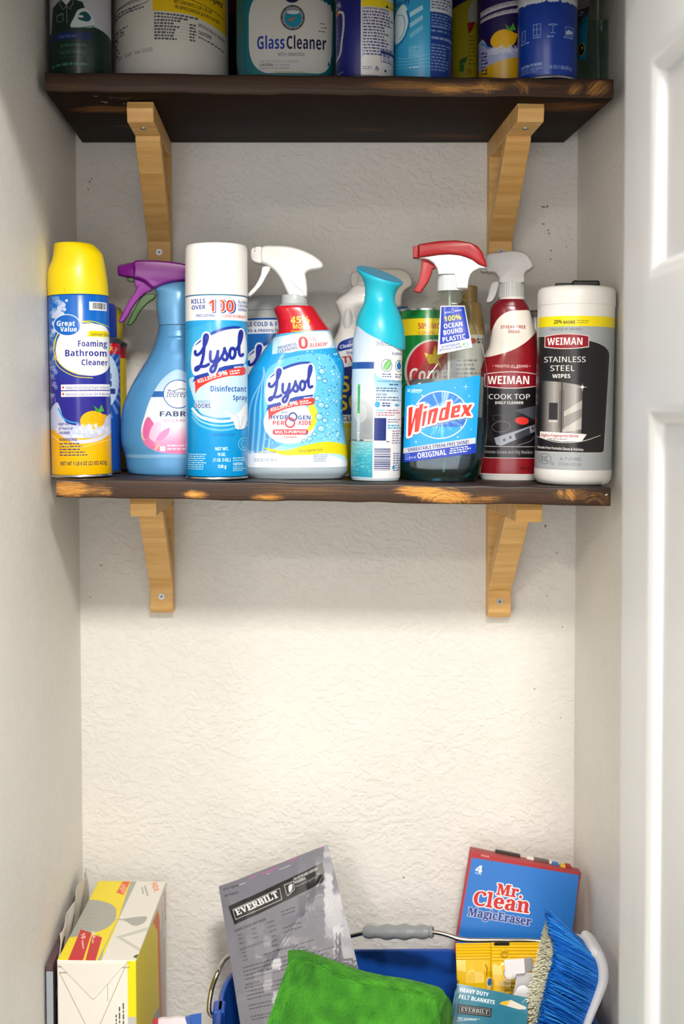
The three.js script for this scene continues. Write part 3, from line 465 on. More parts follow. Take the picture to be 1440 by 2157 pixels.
{ // canister of wipes behind, cloudy lid
  const { cx, by, pos, s } = mid(570, 1.5), t = thing('wipes_canister', 'blue wipes canister with a cloudy white lid, between the white-capped can and white sprayer', 'canister', pos, s), r = 68, sh = sheet(cx - r, 680, cx + r, by, 1.6, '#1f6fc2'), g = sh.g;
  R(g, cx - r, 680, 140, 4, '#1a4fa4'); R(g, cx - r, 684, 140, 28, '#eef3f9'); T(g, 'KILLS COLD & FLU', cx - 66, 697, 12, '#1b3f98', { w: 96 }); T(g, 'TESTED & PROVEN TO KILL', cx - 64, 709, 8, '#1b3f98', { w: 104 });
  sprayBanner(g, 574, 776, 0.95, -0.1); R(g, cx - r, 850, 140, 150, '#38a6e0'); part(t, 'body', lathe([[0, 1], [r - 4, 1], [r, 6], [r, by - 680], [r - 3, by - 676], [0, by - 676]]), gloss(wrapped(sh)));
  part(t, 'lid', lathe([[r - 4, by - 677], [r - 4, by - 660], [r - 2, by - 658], [r - 2, by - 634], [r - 6, by - 629], [r - 30, by - 627], [0, by - 627]]), phys(0xdfe3e2, 0.45, { transmission: 0.35, thickness: 0 }));
}
function triggerHead(t, cx, by, { body, nozzle, lever, half, mats, names = ['trigger_head', 'nozzle', 'trigger'], bevel = 4, bt = 8 }) {
  part(t, names[0], puff(body, cx, by, half, { bevel, bt }), mats[0]);
  if (nozzle) part(t, names[1], puff(nozzle, cx, by, half * 0.85, { bevel: 2.5, bt: 6 }), mats[1]);
  if (lever) part(t, names[2], puff(lever, cx, by, half * 0.6, { bevel: 1.6, bt: 4 }), mats[2]);
}
const collar = (t, cx, by, x0, x1, y0, y1, m, n = 40, name = 'collar') => {      // a ribbed screw collar
  const pts = [], r = (x1 - x0) / 2, g = new THREE.CylinderGeometry(r * 0.97, r, y1 - y0, n * 4, 1), p = g.attributes.position;
  for (let i = 0; i < p.count; i++) { const a = Math.atan2(p.getX(i), p.getZ(i)), k = 1 + 0.012 * Math.sign(Math.sin(a * n)); if (Math.hypot(p.getX(i), p.getZ(i)) > r * 0.5) { p.setX(i, p.getX(i) * k); p.setZ(i, p.getZ(i) * k); } }
  g.computeVertexNormals(); g.translate((x0 + x1) / 2 - cx, by - (y0 + y1) / 2, 0); part(t, name, g, m);
};
{ // peroxide spray, red shoulder band
  const { cx, by, pos, s } = mid(622, 1.398), t = thing('trigger_bottle', 'sky blue spray bottle with a red shoulder band and white trigger head', 'spray bottle', pos, s);
  const sh = sheet(508, 640, 736, 1008), g = sh.g;
  R(g, 508, 640, 228, 368, '#a9b9c4'); P(g, [[508, 640], [736, 640], [736, 985], [508, 985]], grad(g, 0, 690, 0, 985, ['#6cc0ec', '#1f9fe0', '#20a2e2', '#34ade6', '#78c6ee', '#eaf3f8']));
  S(g, [[508, 820], [545, 780], [560, 800], [548, 860], [560, 900], [600, 930], [560, 950], [508, 940]], 'rgba(30,120,190,.45)'); for (let i = 0; i < 9; i++) S(g, [[520 + i * 5, 980], [524 + i * 6, 900], [530 + i * 5, 850], [556, 800 - i * 3]], null, ['rgba(210,236,250,.5)', 'rgba(20,110,190,.35)'][i % 2], 3, true);
  S(g, [[565, 782], [600, 760], [690, 752], [716, 790], [716, 860], [708, 930], [650, 942], [590, 938], [562, 900], [556, 840]], 'rgba(120,205,238,.75)');
  P(g, [[572, 640], [672, 640], [704, 694], [704, 698], [640, 702], [580, 708]], '#c8172a'); R(g, 590, 640, 60, 8, '#a9b4b8');
  T(g, '45%', 613, 685, 20, '#f4d81c', { w: 40 }); T(g, 'MORE', 617, 697, 13, '#f4d81c', { w: 34 }); T(g, 'Compared to 22oz', 613, 703, 5, '#f4d81c', { w: 44 });
  P(g, [[576, 714], [640, 706], [712, 698], [714, 735], [640, 742], [574, 750]], 'rgba(232,244,251,.75)'); S(g, [[592, 726], [602, 712], [640, 706], [690, 704], [700, 720], [694, 734], [640, 740], [600, 746]], '#f5f8fb');
  T(g, 'POWERFUL', 587, 741, 9, '#253c8c', { w: 41, r: -0.24 }); T(g, 'CLEANING', 586, 749, 9, '#253c8c', { w: 43, r: -0.24 }); T(g, '0', 629, 739, 35, '#d41f2c', { w: 22, r: -0.08 }); T(g, '%', 651, 724, 16, '#b9a7b4', { w: 15, r: -0.1 }); T(g, 'BLEACH¹', 653, 736, 11, '#cc2430', { w: 38, r: -0.1 });
  sprayBanner(g, 613, 818, 0.88, -0.08);
  S(g, [[652, 846], [668, 868], [664, 896], [650, 908], [660, 880], [654, 858]], '#f0dc3a'); E(g, 610, 892, 54, 44, 'rgba(232,244,250,.92)');
  S(g, [[652, 852], [667, 872], [662, 900], [646, 912], [656, 884], [650, 862]], '#f2de2e'); sprayBanner(g, 613, 818, 0.88, -0.08);
  T(g, 'WITH', 593, 873, 5.5, '#28408e', { w: 13 }); T(g, 'HYDR', 570, 885, 12, '#24398c', { w: 38 }); T(g, 'GEN', 627, 886, 12, '#24398c', { w: 28 }); T(g, 'PER', 574, 897, 12, '#c9243a', { w: 26 }); T(g, 'XIDE', 628, 897, 12, '#c9243a', { w: 28 }); E(g, 617, 880, 8, 8, null, '#24398c', 3); E(g, 611, 892, 9.5, 9.5, null, '#c9243a', 3.2);
  g.beginPath(); g.roundRect(575, 906, 74, 11, 5); g.fillStyle = '#d5283a'; g.fill(); T(g, 'MULTI-PURPOSE', 579, 914.5, 8.6, '#fff', { w: 66 }); T(g, 'CLEANER', 598, 923.5, 6, '#c9243a', { w: 27 });
  for (let i = 0; i < 260; i++) { const x = 640 + rnd() * 84 - (rnd() < .3 ? 70 * rnd() : 0), y = 744 + rnd() * 186, r = 0.5 + rnd() * 1.6; if (x < 672 && y > 765 && y < 915) continue; E(g, x, y, r, r, rnd() < .5 ? 'rgba(20,100,170,.55)' : 'rgba(240,250,255,.8)'); }
  for (const [x, y, r] of [[678, 786, 7], [672, 800, 6], [684, 806, 5], [668, 842, 6], [676, 856, 7], [688, 858, 5], [672, 880, 8], [684, 888, 6], [676, 905, 8], [662, 916, 5], [690, 874, 4], [652, 926, 6], [640, 930, 4], [690, 918, 4], [700, 850, 3], [694, 826, 4]]) { E(g, x, y, r, r * 0.85, 'rgba(150,214,240,.8)', '#1d74b4', 1); E(g, x - r * .25, y - r * .3, r * .4, r * .3, 'rgba(250,254,255,.9)'); }
  for (let i = 0; i < 40; i++) E(g, 560 + rnd() * 150, 925 + rnd() * 12, 0.9, 0.9, 'rgba(245,252,255,.9)');
  S(g, [[556, 944], [600, 950], [640, 940], [690, 932], [733, 944], [734, 974], [724, 962], [690, 956], [640, 960], [590, 958]], '#e8d512'); P(g, [[508, 960], [560, 950], [600, 960], [690, 958], [736, 976], [736, 985], [508, 985]], 'rgba(244,248,250,.85)');
  T(g, 'Citrus Sparkle Zest', 628, 953, 7, '#1f3f5c', { b: 0, w: 51, r: -0.06 }); T(g, 'KEEP OUT OF REACH OF CHILDREN', 537, 955, 5, '#4c6ea8', { w: 44 }); T(g, '32 FL OZ (1 QT) 946 mL', 536, 973, 9, '#4a6090', { b: 0, w: 49 }); fine(g, 660, 959, 32, 5, 3.2, '#4a6aa8');
  const rows = [[643, 592, 648, 28], [649, 581, 661, 34], [656, 578, 666, 36], [672, 584, 677, 38], [696, 587, 694, 42], [709, 580, 700, 45], [730, 563, 707, 48], [749, 549, 716, 50], [765, 539, 724, 51], [785, 526, 726, 52], [807, 517, 725, 52], [847, 512, 722, 51], [886, 511, 724, 51], [952, 510, 732, 54], [985, 510, 733, 55], [996, 511, 732, 54], [1003, 516, 728, 50], [by, 524, 722, 46]].map((r) => [...r, 2.5]);
  part(t, 'body', loft(rows, cx, by, { s: sh, sub: 5, seg: 72 }), gloss(tex(sh.c), 0.26));
  const w = P_(0xf2f1ef, 0.32), f = ([x, y]) => [370 + x / 3.784, 490 + y / 3.784];
  part(t, 'neck', loft([[645, 592, 648, 28], [636, 593, 648, 28], [627, 594, 647, 27], [624, 594, 647, 26]], cx, by), P_(0xb9c0c2, 0.35));
  triggerHead(t, cx, by, { half: 25, bt: 13, bevel: 6, mats: [w, w, w], body: [[690, 128], [800, 116], [900, 122], [1010, 150], [1110, 200], [1165, 245], [1182, 275], [1170, 300], [1120, 312], [1075, 320], [1042, 345], [1050, 400], [1054, 505], [1050, 522], [910, 522], [895, 500], [880, 470], [830, 370], [780, 310], [720, 270], [688, 256]].map(f), nozzle: [[607, 150], [625, 134], [690, 130], [690, 256], [625, 246], [606, 222]].map(f), lever: [[700, 285], [760, 290], [722, 370], [680, 440], [590, 520], [580, 505], [640, 430], [682, 350]].map(f) });
  const mk = [0, 1, 2].map((i) => { const b = new THREE.TorusGeometry(1.8, 0.35, 6, 14); b.translate(538.5 - cx, by - 533 - i * -6, 21.6); return b; }); part(t, 'nozzle_marking', join(mk), P_(0x9a9a98, 0.5));
}

{ // air freshener with turquoise flared cap
  const { cx, by, pos, s } = mid(790, 1.37), t = thing('air_freshener', 'slim air freshener bottle with a slanted turquoise flared cap', 'air freshener', pos, s, -0.016), r = 52.5, sh = sheet(cx - r, 700, cx + r, by, 2.4, '#dfe8f2'), g = sh.g, X = 737.5;
  const mapx = (x) => x; R(g, X, 700, 50, 310, grad(g, 0, 700, 0, 770, ['#b8cfe8', '#d4e2f2'])); R(g, X, 766, 48, 14, '#1f4f9c');
  R(g, X, 780, 47, 62, grad(g, 0, 780, 0, 842, ['#c3ddf2', '#d7e4ee'])); R(g, X, 842, 47, 90, grad(g, 0, 842, 0, 930, ['#d3dbe1', '#a3a9ae', '#8f9aa0'])); E(g, 757, 872, 14, 20, 'rgba(225,232,236,.35)'); E(g, 772, 900, 10, 16, 'rgba(130,140,148,.35)');
  R(g, X, 928, 47, 3, '#4a4f55'); for (let i = 0; i < 7; i++) P(g, [[764 + i * 3, 930], [766 + i * 3, 926], [768 + i * 3, 930]], '#e6e2d6'); R(g, X, 931, 47, 75, grad(g, 0, 931, 0, 1005, ['#8cc7cf', '#3fb0c4', '#2d9ab4'])); for (let i = 0; i < 120; i++) R(g, X + rnd() * 40, 933 + rnd() * 70, 3 + rnd() * 6, 0.8, ['rgba(190,236,240,.6)', 'rgba(20,110,140,.5)'][i % 2]);
  R(g, 751, 812, 5, 62, '#58c66e'); R(g, 751, 874, 5, 56, '#e9eff3'); g.save(); g.translate(755, 870); g.rotate(-Math.PI / 2); T(g, '100% Natural Propellant', 0, 0, 5, '#1d3f66', { b: 0, w: 54 }); T(g, 'Water Based Formula', -58, 0, 5, '#1d6ea8', { b: 0, w: 52 }); g.restore();
  R(g, 784, 700, 62, 310, '#eef1f4'); R(g, 785, 788, 60, 100, grad(g, 0, 788, 0, 890, ['#7cc4e8', '#d6eaf4', '#eef1f4'])); T(g, 'febreze', 787, 732, 14, '#25457f', { b: 0, f: 'serif', k: -0.2, w: 34 }); T(g, 'ELIMINATES', 821, 750, 7, '#44558e', { w: 34 });
  S(g, [[800, 756], [826, 752], [848, 752], [848, 800], [818, 802], [792, 796], [784, 778], [788, 762]], '#f6f7f8'); E(g, 810, 773, 11, 12.5, null, '#35356f', 1); S(g, [[803, 780], [806, 768], [818, 760], [819, 772], [812, 782]], '#7cc47c'); B(g, 'M804 784L816 766', '#f3f8f3', 0.8); E(g, 836, 773, 7.5, 12, null, '#35356f', 1); P(g, [[836, 761], [831, 772], [833, 780], [839, 780], [841, 772]], '#1d78c0'); fine(g, 801, 790, 20, 2, 5, '#44558e'); fine(g, 828, 790, 16, 2, 5, '#44558e');
  T(g, 'Formulated with: 99 proprietary', 791, 807, 6, '#2a5b8c', { b: 0, w: 54 }); fine(g, 816, 811, 26, 1, 6, '#2a5b8c'); fine(g, 789, 819, 55, 2, 5.4, '#4a5a8a'); T(g, 'DIRECTIONS', 789, 835, 5.5, '#2a3f80', { w: 22 }); fine(g, 789, 838, 54, 2, 5.4, '#4a5a8a'); E(g, 792, 854, 5.5, 6.5, '#3b9fd4'); fine(g, 802, 850, 20, 2, 5, '#2a3f80', .55); E(g, 833, 855, 5, 2.5, '#3b9fd4'); T(g, 'INGREDIENTS:', 789, 868, 4.5, '#2f9fd6', { w: 20 }); fine(g, 811, 865, 34, 1, 5, '#a85a70'); fine(g, 789, 870, 55, 2, 5, '#a85a70');
  R(g, 786, 882, 25, 47, '#22337c'); fine(g, 814, 884, 30, 2, 5, '#5a6a9a'); fine(g, 814, 896, 30, 2, 5, '#3aa6d8', .6); fine(g, 824, 908, 20, 6, 5, '#8a6a8a'); T(g, 'ᴖ', 814, 925, 6, '#333'); fine(g, 812, 930, 10, 1, 5, '#444');
  for (let i = 0, y = 945; y < 990; i++) { const h = 0.8 + 1.8 * rnd(); R(g, 787, y, 34, h, '#3d4577'); y += h + 0.8 + 1.4 * rnd(); } fine(g, 827, 955, 18, 8, 5, '#5a6a9a'); E(g, 828, 985, 3, 4, '#2f9fd6');
  part(t, 'body', lathe([[0, 6], [r - 1, 6], [r, 9], [r + 0.5, by - 830], [r, by - 720], [r - 6, by - 690], [0, by - 690]]), gloss(wrapped((() => { const f = sheet(cx - r, by - (by - 690), cx + r, by - 6, 2.4); f.g.drawImage(sh.c, cx - r, 700, 2 * r, by - 700); R(f.g, cx - r, 690, 2 * r, 11, '#c9d8ea'); return f; })()), 0.3));
  part(t, 'foot', lathe([[0, 0], [r - 5, 0], [r - 2.4, 2], [r - 1.6, 6.4], [0, 6.4]]), P_(0xb9cdd8, 0.4));
  const f = (x, y) => [690 + x / 7.19, 540 + y / 7.19], turq = P_(0x16bcd6, 0.36);
  const R_ = (l, r2, d, t = 0, n = 2, z = 0) => ({ l: f(...l), r: f(...r2), d, t, n, z });
  part(t, 'cap', loft([R_([388, 1066], [1136, 1418], 53, 8), R_([392, 1020], [1142, 1390], 53.4, 8), R_([398, 980], [1143, 1300], 53, 6), R_([412, 920], [1132, 1180], 51, 4), R_([450, 830], [1100, 1020], 46, 3), R_([500, 720], [1040, 850], 38, 2), R_([517, 620], [985, 720], 33, 3), R_([520, 520], [974, 640], 32, 4), R_([505, 430], [988, 560], 34, 6), R_([470, 340], [1030, 485], 38, 9), R_([420, 270], [1078, 440], 42, 10), R_([388, 205], [1094, 415], 43, 11), R_([386, 185], [1095, 408], 42.6, 11.5)], cx, by, { seg: 64 }), turq);
  part(t, 'cap_top', loft([R_([389, 186], [1092, 407], 42, 11.5), R_([396, 172], [1086, 400], 40.5, 12), R_([420, 170], [1066, 388], 37, 12)], cx, by, { seg: 64 }), P_(0x1198c4, 0.34), 'darker blue slanted push top');
}
{ // squeeze bottle with a white shouldered body, seen behind
  const { cx, by, pos, s } = mid(772, 1.478), t = thing('squeeze_bottle', 'white shouldered squeeze bottle with a navy and yellow label, behind the air freshener', 'bottle', pos, s), sh = sheet(690, 600, 854, by, 1.6, '#e9e7e3'), g = sh.g;
  S(g, [[709, 738], [716, 722], [770, 706], [838, 712], [838, 1000], [709, 1000]], '#f0f0f0'); S(g, [[711, 742], [714, 727], [724, 720], [790, 705], [840, 706], [836, 728], [770, 732], [730, 740]], '#1d3f9a'); T(g, 'Cleans Tough', 716, 738, 10, '#f4f6fb', { w: 60, r: -0.2, k: -.2 }); T(g, 'from', 730, 750, 9, '#1d3f9a', { w: 22, r: -0.1 }); T(g, 'TVs', 722, 768, 20, '#c8202e', { w: 40, r: -0.1 });
  P(g, [[718, 778], [838, 756], [838, 870], [718, 876]], '#20307c'); T(g, 'SOFT', 719, 828, 46, '#e9c522', { w: 90, s: '#20307c', sw: 4, r: -0.08 }); T(g, 'SCRUB', 716, 866, 44, '#e9c522', { w: 108, s: '#20307c', sw: 4, r: -0.06 }); T(g, 'CLEANSER', 720, 888, 13, '#2a2f3a', { w: 70 }); P(g, [[700, 893], [850, 893], [850, 1000], [700, 1000]], '#dcc81e'); E(g, 734, 915, 15, 14, '#e6d85a', '#c7b21a', 1.5); E(g, 752, 945, 18, 16, '#e6d85a', '#c7b21a', 1.5);
  const rows = [[606, 742, 802, 24], [617, 731, 812, 28], [626, 718, 808, 30], [634, 709, 818, 31], [641, 706, 822, 32], [652, 710, 818, 32], [666, 715, 814, 32], [680, 716, 813, 33], [700, 711, 818, 36], [718, 702, 826, 38], [732, 697, 830, 39], [760, 695, 833, 40], [960, 694, 834, 40], [990, 696, 832, 38], [by, 704, 824, 34]].map((r) => [...r, 2.6]);
  part(t, 'body', loft(rows, cx, by, { s: sh }), gloss(tex(sh.c), 0.36));
  part(t, 'grip_dimple', loft([[694, 726, 742, 3], [680, 724, 745, 5], [664, 726, 742, 4], [654, 730, 738, 2]], cx, by, { zo: 29 }), P_(0xd9d6d2, 0.4)); part(t, 'neck', lathe([[28, by - 607], [22, by - 602], [20, by - 597], [0, by - 597]]), P_(0xe4e2de, 0.4));
}
{ // ivory trigger sprayer behind, on a blue-collared bottle
  const { cx, by, pos, s } = mid(842, 1.508), t = thing('trigger_bottle', 'ivory trigger sprayer on a blue-collared bottle, rearmost behind the air freshener', 'spray bottle', pos, s), f = ([x, y]) => [690 + x / 7.19, 540 + y / 7.19], iv = P_(0xd8d2c5, 0.4), gr = phys(0xb9bab9, 0.4, { transmission: 0.3, thickness: 0 });
  triggerHead(t, cx, by, { half: 20, bt: 12, bevel: 5, mats: [iv, P_(0xd5d2cb, 0.4), gr], body: [[470, 250], [700, 205], [950, 200], [1100, 208], [1190, 245], [1260, 320], [1288, 400], [1270, 480], [1215, 515], [1160, 560], [1130, 640], [1110, 790], [980, 780], [950, 700], [800, 560], [640, 490], [470, 485]].map(f), nozzle: [[352, 300], [372, 262], [480, 255], [490, 482], [372, 472], [352, 440]].map(f), lever: [[470, 490], [520, 492], [505, 600], [450, 790], [410, 792], [412, 740], [450, 620]].map(f) });
  part(t, 'collar', lathe([[17, by - 659], [18, by - 650], [16, by - 648], [0, by - 648]]), P_(0x2a62a8, 0.4)); part(t, 'body', loft([[660, cx - 16, cx + 16, 16], [668, cx - 20, cx + 20, 18], [690, cx - 28, cx + 28, 19], [720, cx - 30, cx + 30, 20], [960, cx - 30, cx + 30, 20], [by, cx - 28, cx + 28, 18]], cx, by), P_(0xd5d9dc, 0.4));
}
{ // green scouring powder canister
  const { cx, by, pos, s } = mid(897, 1.463), r = 58, t = thing('powder_canister', 'green scouring powder canister with a yellow band, behind the clear spray bottle', 'canister', pos, s), sh = sheet(cx - r, 653, cx + r, by, 1.8, '#0c7a34'), g = sh.g;
  R(g, cx - r, 655, 2 * r, 18, '#0c7e36'); R(g, cx - r, 672, 2 * r, 35, '#e2c914'); T(g, '50% MORE', 880, 694, 17, '#a8342a', { w: 62 }); T(g, 'CLEANING POWER', 880, 705, 9.5, '#a8342a', { b: 0, w: 66 }); T(g, '*', 846, 690, 8, '#8a5a20');
  E(g, 912, 782, 60, 66, '#c8ccc8'); E(g, 912, 782, 55, 62, '#bf2130'); P(g, [[903, 768], [893, 744], [910, 748], [916, 727], [920, 748], [936, 744], [922, 758], [930, 776], [915, 766]], '#e9c01c'); T(g, 'Comet', 860, 806, 40, '#eceae6', { w: 96, k: -0.12, r: -0.06, s: '#7a1420', sw: 1.5 }); fine(g, 868, 860, 60, 4, 9, '#d8e8d8');
  part(t, 'body', lathe([[0, 0.5], [r - 1, 0.5], [r, 3], [r, by - 659], [r - 1, by - 657], [0, by - 657]]), gloss(wrapped(sh), 0.3)); part(t, 'top_rim', lathe([[r - 4, by - 659], [r + 0.8, by - 658.5], [r + 0.8, by - 655], [r - 3, by - 653.5], [r - 5, by - 656], [0, by - 656]]), tin);
}
{ // tan-capped bottle at the back
  const { cx, by, pos, s } = mid(987, 1.506), r = 33, t = thing('bottle', 'tan-shouldered bottle with a white label, at the back behind the red-headed sprayer', 'bottle', pos, s), sh = sheet(cx - r, 636, cx + r, by, 1.6, '#a58850'), g = sh.g;
  R(g, cx - r, 708, 2 * r, 190, '#cfccc8'); E(g, 995, 721, 8, 6, '#b84a46'); fine(g, 1004, 716, 14, 2, 6, '#3a4050', .6); fine(g, 960, 760, 50, 6, 9, '#7a7f88');
  part(t, 'body', lathe([[0, 1], [r - 2, 1], [r, 5], [r, by - 706], [r - 1, by - 690], [r - 7, by - 660], [r - 9, by - 641], [r - 12, by - 640], [0, by - 640]]), gloss(wrapped((() => { const q = sheet(cx - r, 640, cx + r, by - 1, 1.6); q.g.drawImage(sh.c, cx - r, 636, 2 * r, by - 636); return q; })()), 0.35)); part(t, 'cap', lathe([[17, by - 641], [17, by - 606], [15, by - 604], [0, by - 604]]), P_(0xa58850, 0.4));
}
const clear = phys(0xf4f8f4, 0.04, { transmission: 1, thickness: 0, ior: 1.45 });
function onFront(rows, cx, by, TL, TR, BR, BL, lift, nx = 14, ny = 14, back = false) {     // a label that follows the front of a lofted bottle
  const full = rows.map((r) => [r[0], r[1], r[2], r[3], r[4] ?? 2]), zAt = (x, y) => { const k = full; let i = 0; while (i < k.length - 2 && k[i + 1][0] < y) i++; const t = THREE.MathUtils.clamp((y - k[i][0]) / (k[i + 1][0] - k[i][0]), 0, 1), v = k[i].map((a, c) => a + (k[i + 1][c] - a) * t), c = Math.min(0.995, Math.abs((x - (v[1] + v[2]) / 2) / ((v[2] - v[1]) / 2))); return v[3] * (1 - c ** v[4]) ** (1 / v[4]); };
  const pos = [], uv = [], idx = [];
  for (const sd of [1, 0]) for (let j = 0; j <= ny; j++) for (let i = 0; i <= nx; i++) { const u = i / nx, v = j / ny, q = (c) => (TL[c] * (1 - u) + TR[c] * u) * (1 - v) + (BL[c] * (1 - u) + BR[c] * u) * v, x = q(0), y = q(1); const z = zAt(x, y) + lift + sd * 0.35; pos.push(x - cx, by - y, back ? -z : z); uv.push(u, 1 - v); }
  const n = (nx + 1) * (ny + 1);
  for (let j = 0; j < ny; j++) for (let i = 0; i < nx; i++) { const a = j * (nx + 1) + i, b = a + nx + 1; for (const [o, fl] of [[0, back], [n, !back]]) fl ? idx.push(o + a, o + a + 1, o + b, o + a + 1, o + b + 1, o + b) : idx.push(o + a, o + b, o + a + 1, o + a + 1, o + b, o + b + 1); }
  const g = new THREE.BufferGeometry(); g.setAttribute('position', new THREE.Float32BufferAttribute(pos, 3)); g.setAttribute('uv', new THREE.Float32BufferAttribute(uv, 2)); g.setIndex(idx); g.computeVertexNormals(); return g;
}
{ // clear glass-cleaner bottle, half full of teal liquid
  const { cx, by, pos, s } = mid(934, 1.388), t = thing('trigger_bottle', 'clear half-full spray bottle of teal cleaner with a red and white trigger head', 'spray bottle', pos, s);
  const rows = [[614, 922, 974, 25, 2], [616, 919, 977, 28, 2], [621, 919, 977, 28, 2], [624, 924, 972, 24, 2], [629, 924, 972, 24, 2], [635, 915, 981, 28, 2.2], [641, 909, 988, 30, 2.4], [648, 908, 992, 31, 2.6], [680, 909, 1001, 34, 2.8], [711, 909, 1009, 38, 3], [736, 905, 1016, 39, 3], [761, 895, 1021, 40, 3], [785, 875, 1025, 40, 3.2], [800, 860, 1027, 40, 3.4], [813, 846, 1027, 40, 3.6], [830, 843, 1027, 40, 3.8], [900, 842, 1026, 40, 3.8], [950, 841, 1021, 40, 3.8], [985, 842, 1014, 40, 3.6], [1000, 848, 1010, 38, 3.4], [1007, 856, 1006, 36, 3.2], [by, 862, 1002, 34, 3]];
  part(t, 'body', loft(rows, cx, by, { sub: 5, seg: 72 }), clear);
  const liq = [[881, 845, 1023, 38, 3.8], [900, 845, 1023, 38, 3.8], [950, 844, 1018, 38, 3.8], [985, 845, 1011, 37.2, 3.6], [999, 851, 1007, 35, 3.4], [1004, 859, 1003, 33, 3.2], [by - 1.6, 864, 1000, 31, 3]];
  part(t, 'liquid', loft(liq, cx, by, { sub: 4, seg: 72 }), phys(0xffffff, 0.02, { transmission: 1, thickness: 0.05, ior: 1.33, attenuationColor: 0x2ea6cc, attenuationDistance: 0.045 }), 'teal cleaning liquid');
  part(t, 'dip_tube', tube([V(12, by - 600, 0), V(12, by - 700, 0), V(8, by - 850, 4), V(0, by - 995, 8)], 3.2, 30, 12), phys(0xdfeee2, 0.3, { transmission: 0.5, thickness: 0 }));
  // front label, drawn along its own slant
  const TL = [853.9, 815], TR = [1009.4, 793.4], BR = [1000.5, 955.6], BL = [848.6, 976], q = sketch(TL, TR, BL, 156, 161, '#14a0e4', 3), g = q.g, z = ([x, y]) => [840 + x / 7.19, 760 + y / 7.19], zz = (a) => a.map(z);
  P(g, zz([[60, 1335], [1170, 1165], [1170, 1255], [60, 1420]]), '#cfd2d6'); P(g, zz([[40, 1420], [1180, 1252], [1180, 1420], [40, 1580]]), '#1238b4');
  const O = z([630, 830]); g.save(); g.beginPath(); g.ellipse(O[0], O[1], 57, 49, -0.12, 0, 7); g.clip(); R(g, 840, 780, 180, 120, grad(g, 0, 820, 0, 930, ['#1f7fd6', '#1b6ccc', '#1846b8']));
  for (let i = 0; i < 70; i++) { const a = rnd() * 6.28, l = 18 + 34 * rnd(), w = 0.03 + 0.03 * rnd(); P(g, [[O[0] + 4 + 5 * Math.cos(a), O[1] - 2 + 5 * Math.sin(a)], [O[0] + 4 + l * Math.cos(a - w), O[1] - 2 + l * Math.sin(a - w)], [O[0] + 4 + (l + 8) * Math.cos(a), O[1] - 2 + (l + 8) * Math.sin(a)], [O[0] + 4 + l * Math.cos(a + w), O[1] - 2 + l * Math.sin(a + w)]], 'rgba(240,250,255,.3)'); }
  for (let i = 26; i > 0; i--) E(g, O[0] + 5, O[1] - 3, i * 1.1, i * 0.95, 'rgba(248,253,255,.07)'); g.restore(); E(g, O[0], O[1], 57, 49, null, '#dfe9f2', 2.2, -0.12);
  for (const [x, y, r] of [[1005, 410, 9], [1060, 545, 3], [950, 1010, 7], [265, 1235, 6], [900, 1160, 3], [850, 425, 2], [1100, 1045, 2], [360, 545, 5], [790, 1040, 2]]) { const p = z([x, y]); P(g, [[p[0] - r, p[1]], [p[0], p[1] - .5], [p[0] + r, p[1]], [p[0], p[1] + .5]], '#eaf7ff'); P(g, [[p[0], p[1] - r], [p[0] + .5, p[1]], [p[0], p[1] + r], [p[0] - .5, p[1]]], '#eaf7ff'); }
  // the slanted wordmark, letter by letter
  const y = (a) => a.map(([p, r]) => [850 + p / 5.6, 835 + r / 5.6]), letters = [[[62, 142], [110, 130], [88, 468], [52, 482]], [[60, 478], [88, 468], [168, 148], [145, 152]], [[145, 152], [190, 140], [180, 420], [132, 432]], [[150, 430], [183, 418], [236, 94], [190, 106]], [[240, 130], [285, 118], [280, 145], [237, 158]], [[235, 188], [278, 178], [245, 355], [217, 362]], [[300, 172], [400, 140], [412, 160], [375, 320], [332, 330], [362, 190], [342, 195], [310, 335], [282, 342]], [[512, 75], [558, 68], [528, 278], [420, 298], [415, 280], [440, 165], [455, 145], [505, 135]], [[580, 125], [665, 108], [672, 125], [660, 190], [605, 205], [600, 232], [665, 218], [655, 250], [560, 265], [555, 245], [570, 140]], [[690, 112], [735, 108], [752, 145], [775, 108], [812, 105], [765, 180], [800, 238], [745, 240], [725, 205], [700, 245], [668, 250], [712, 180]]].map(y);
  const holes = [[[467, 172], [496, 163], [482, 258], [452, 266]], [[612, 150], [635, 145], [628, 175], [607, 180]]].map(y);
  for (const [c, w, dy] of [['#6d7a90', 9, 1.4], ['#f3f3f3', 8, 0]]) for (const l of letters) { const m = l.map(([x, y]) => [x, y + dy]); P(g, m, c, c, w); }
  for (const l of letters) P(g, l, '#e3301f'); for (const l of holes) P(g, l, '#f3f3f3');
  const ro = -0.138; T(g, 'SC Johnson', ...z([130, 485]), 8.5, '#e6f4fd', { w: 31, r: -0.03 }); fine(g, ...z([205, 492]), 20, 1, 3, '#cfe8f8'); T(g, 'UNBEATABLE STREAK-FREE SHINE!', ...z([142, 1385]), 10.5, '#14287c', { w: 131, r: ro }); T(g, 'ORIGINAL', ...z([288, 1488]), 15.5, '#f6f8fc', { w: 63, r: ro }); for (let i = 0; i < 3; i++) fine(g, ...z([790 - i * 8, 1325 + i * 34]), 46, 1, 5, '#dfe6f8', .5, ro); fine(g, ...z([95, 1420]), 12, 4, 3.6, '#9fb2e8', .5); T(g, '23 FL OZ', ...z([160, 1495]), 5.5, '#cfd8f4', { w: 15, r: ro });
  const lab = gloss(tex(q.c), 0.3); part(t, 'front_label', onFront(rows, cx, by, TL, TR, BR, BL, 0.4, 20, 16), lab);
  part(t, 'back_label', onFront(rows, cx, by, [864, 800], [1019, 795], [1012, 966], [860, 972], 0.3, 20, 16, true), P_(0x6e7680, 0.5));
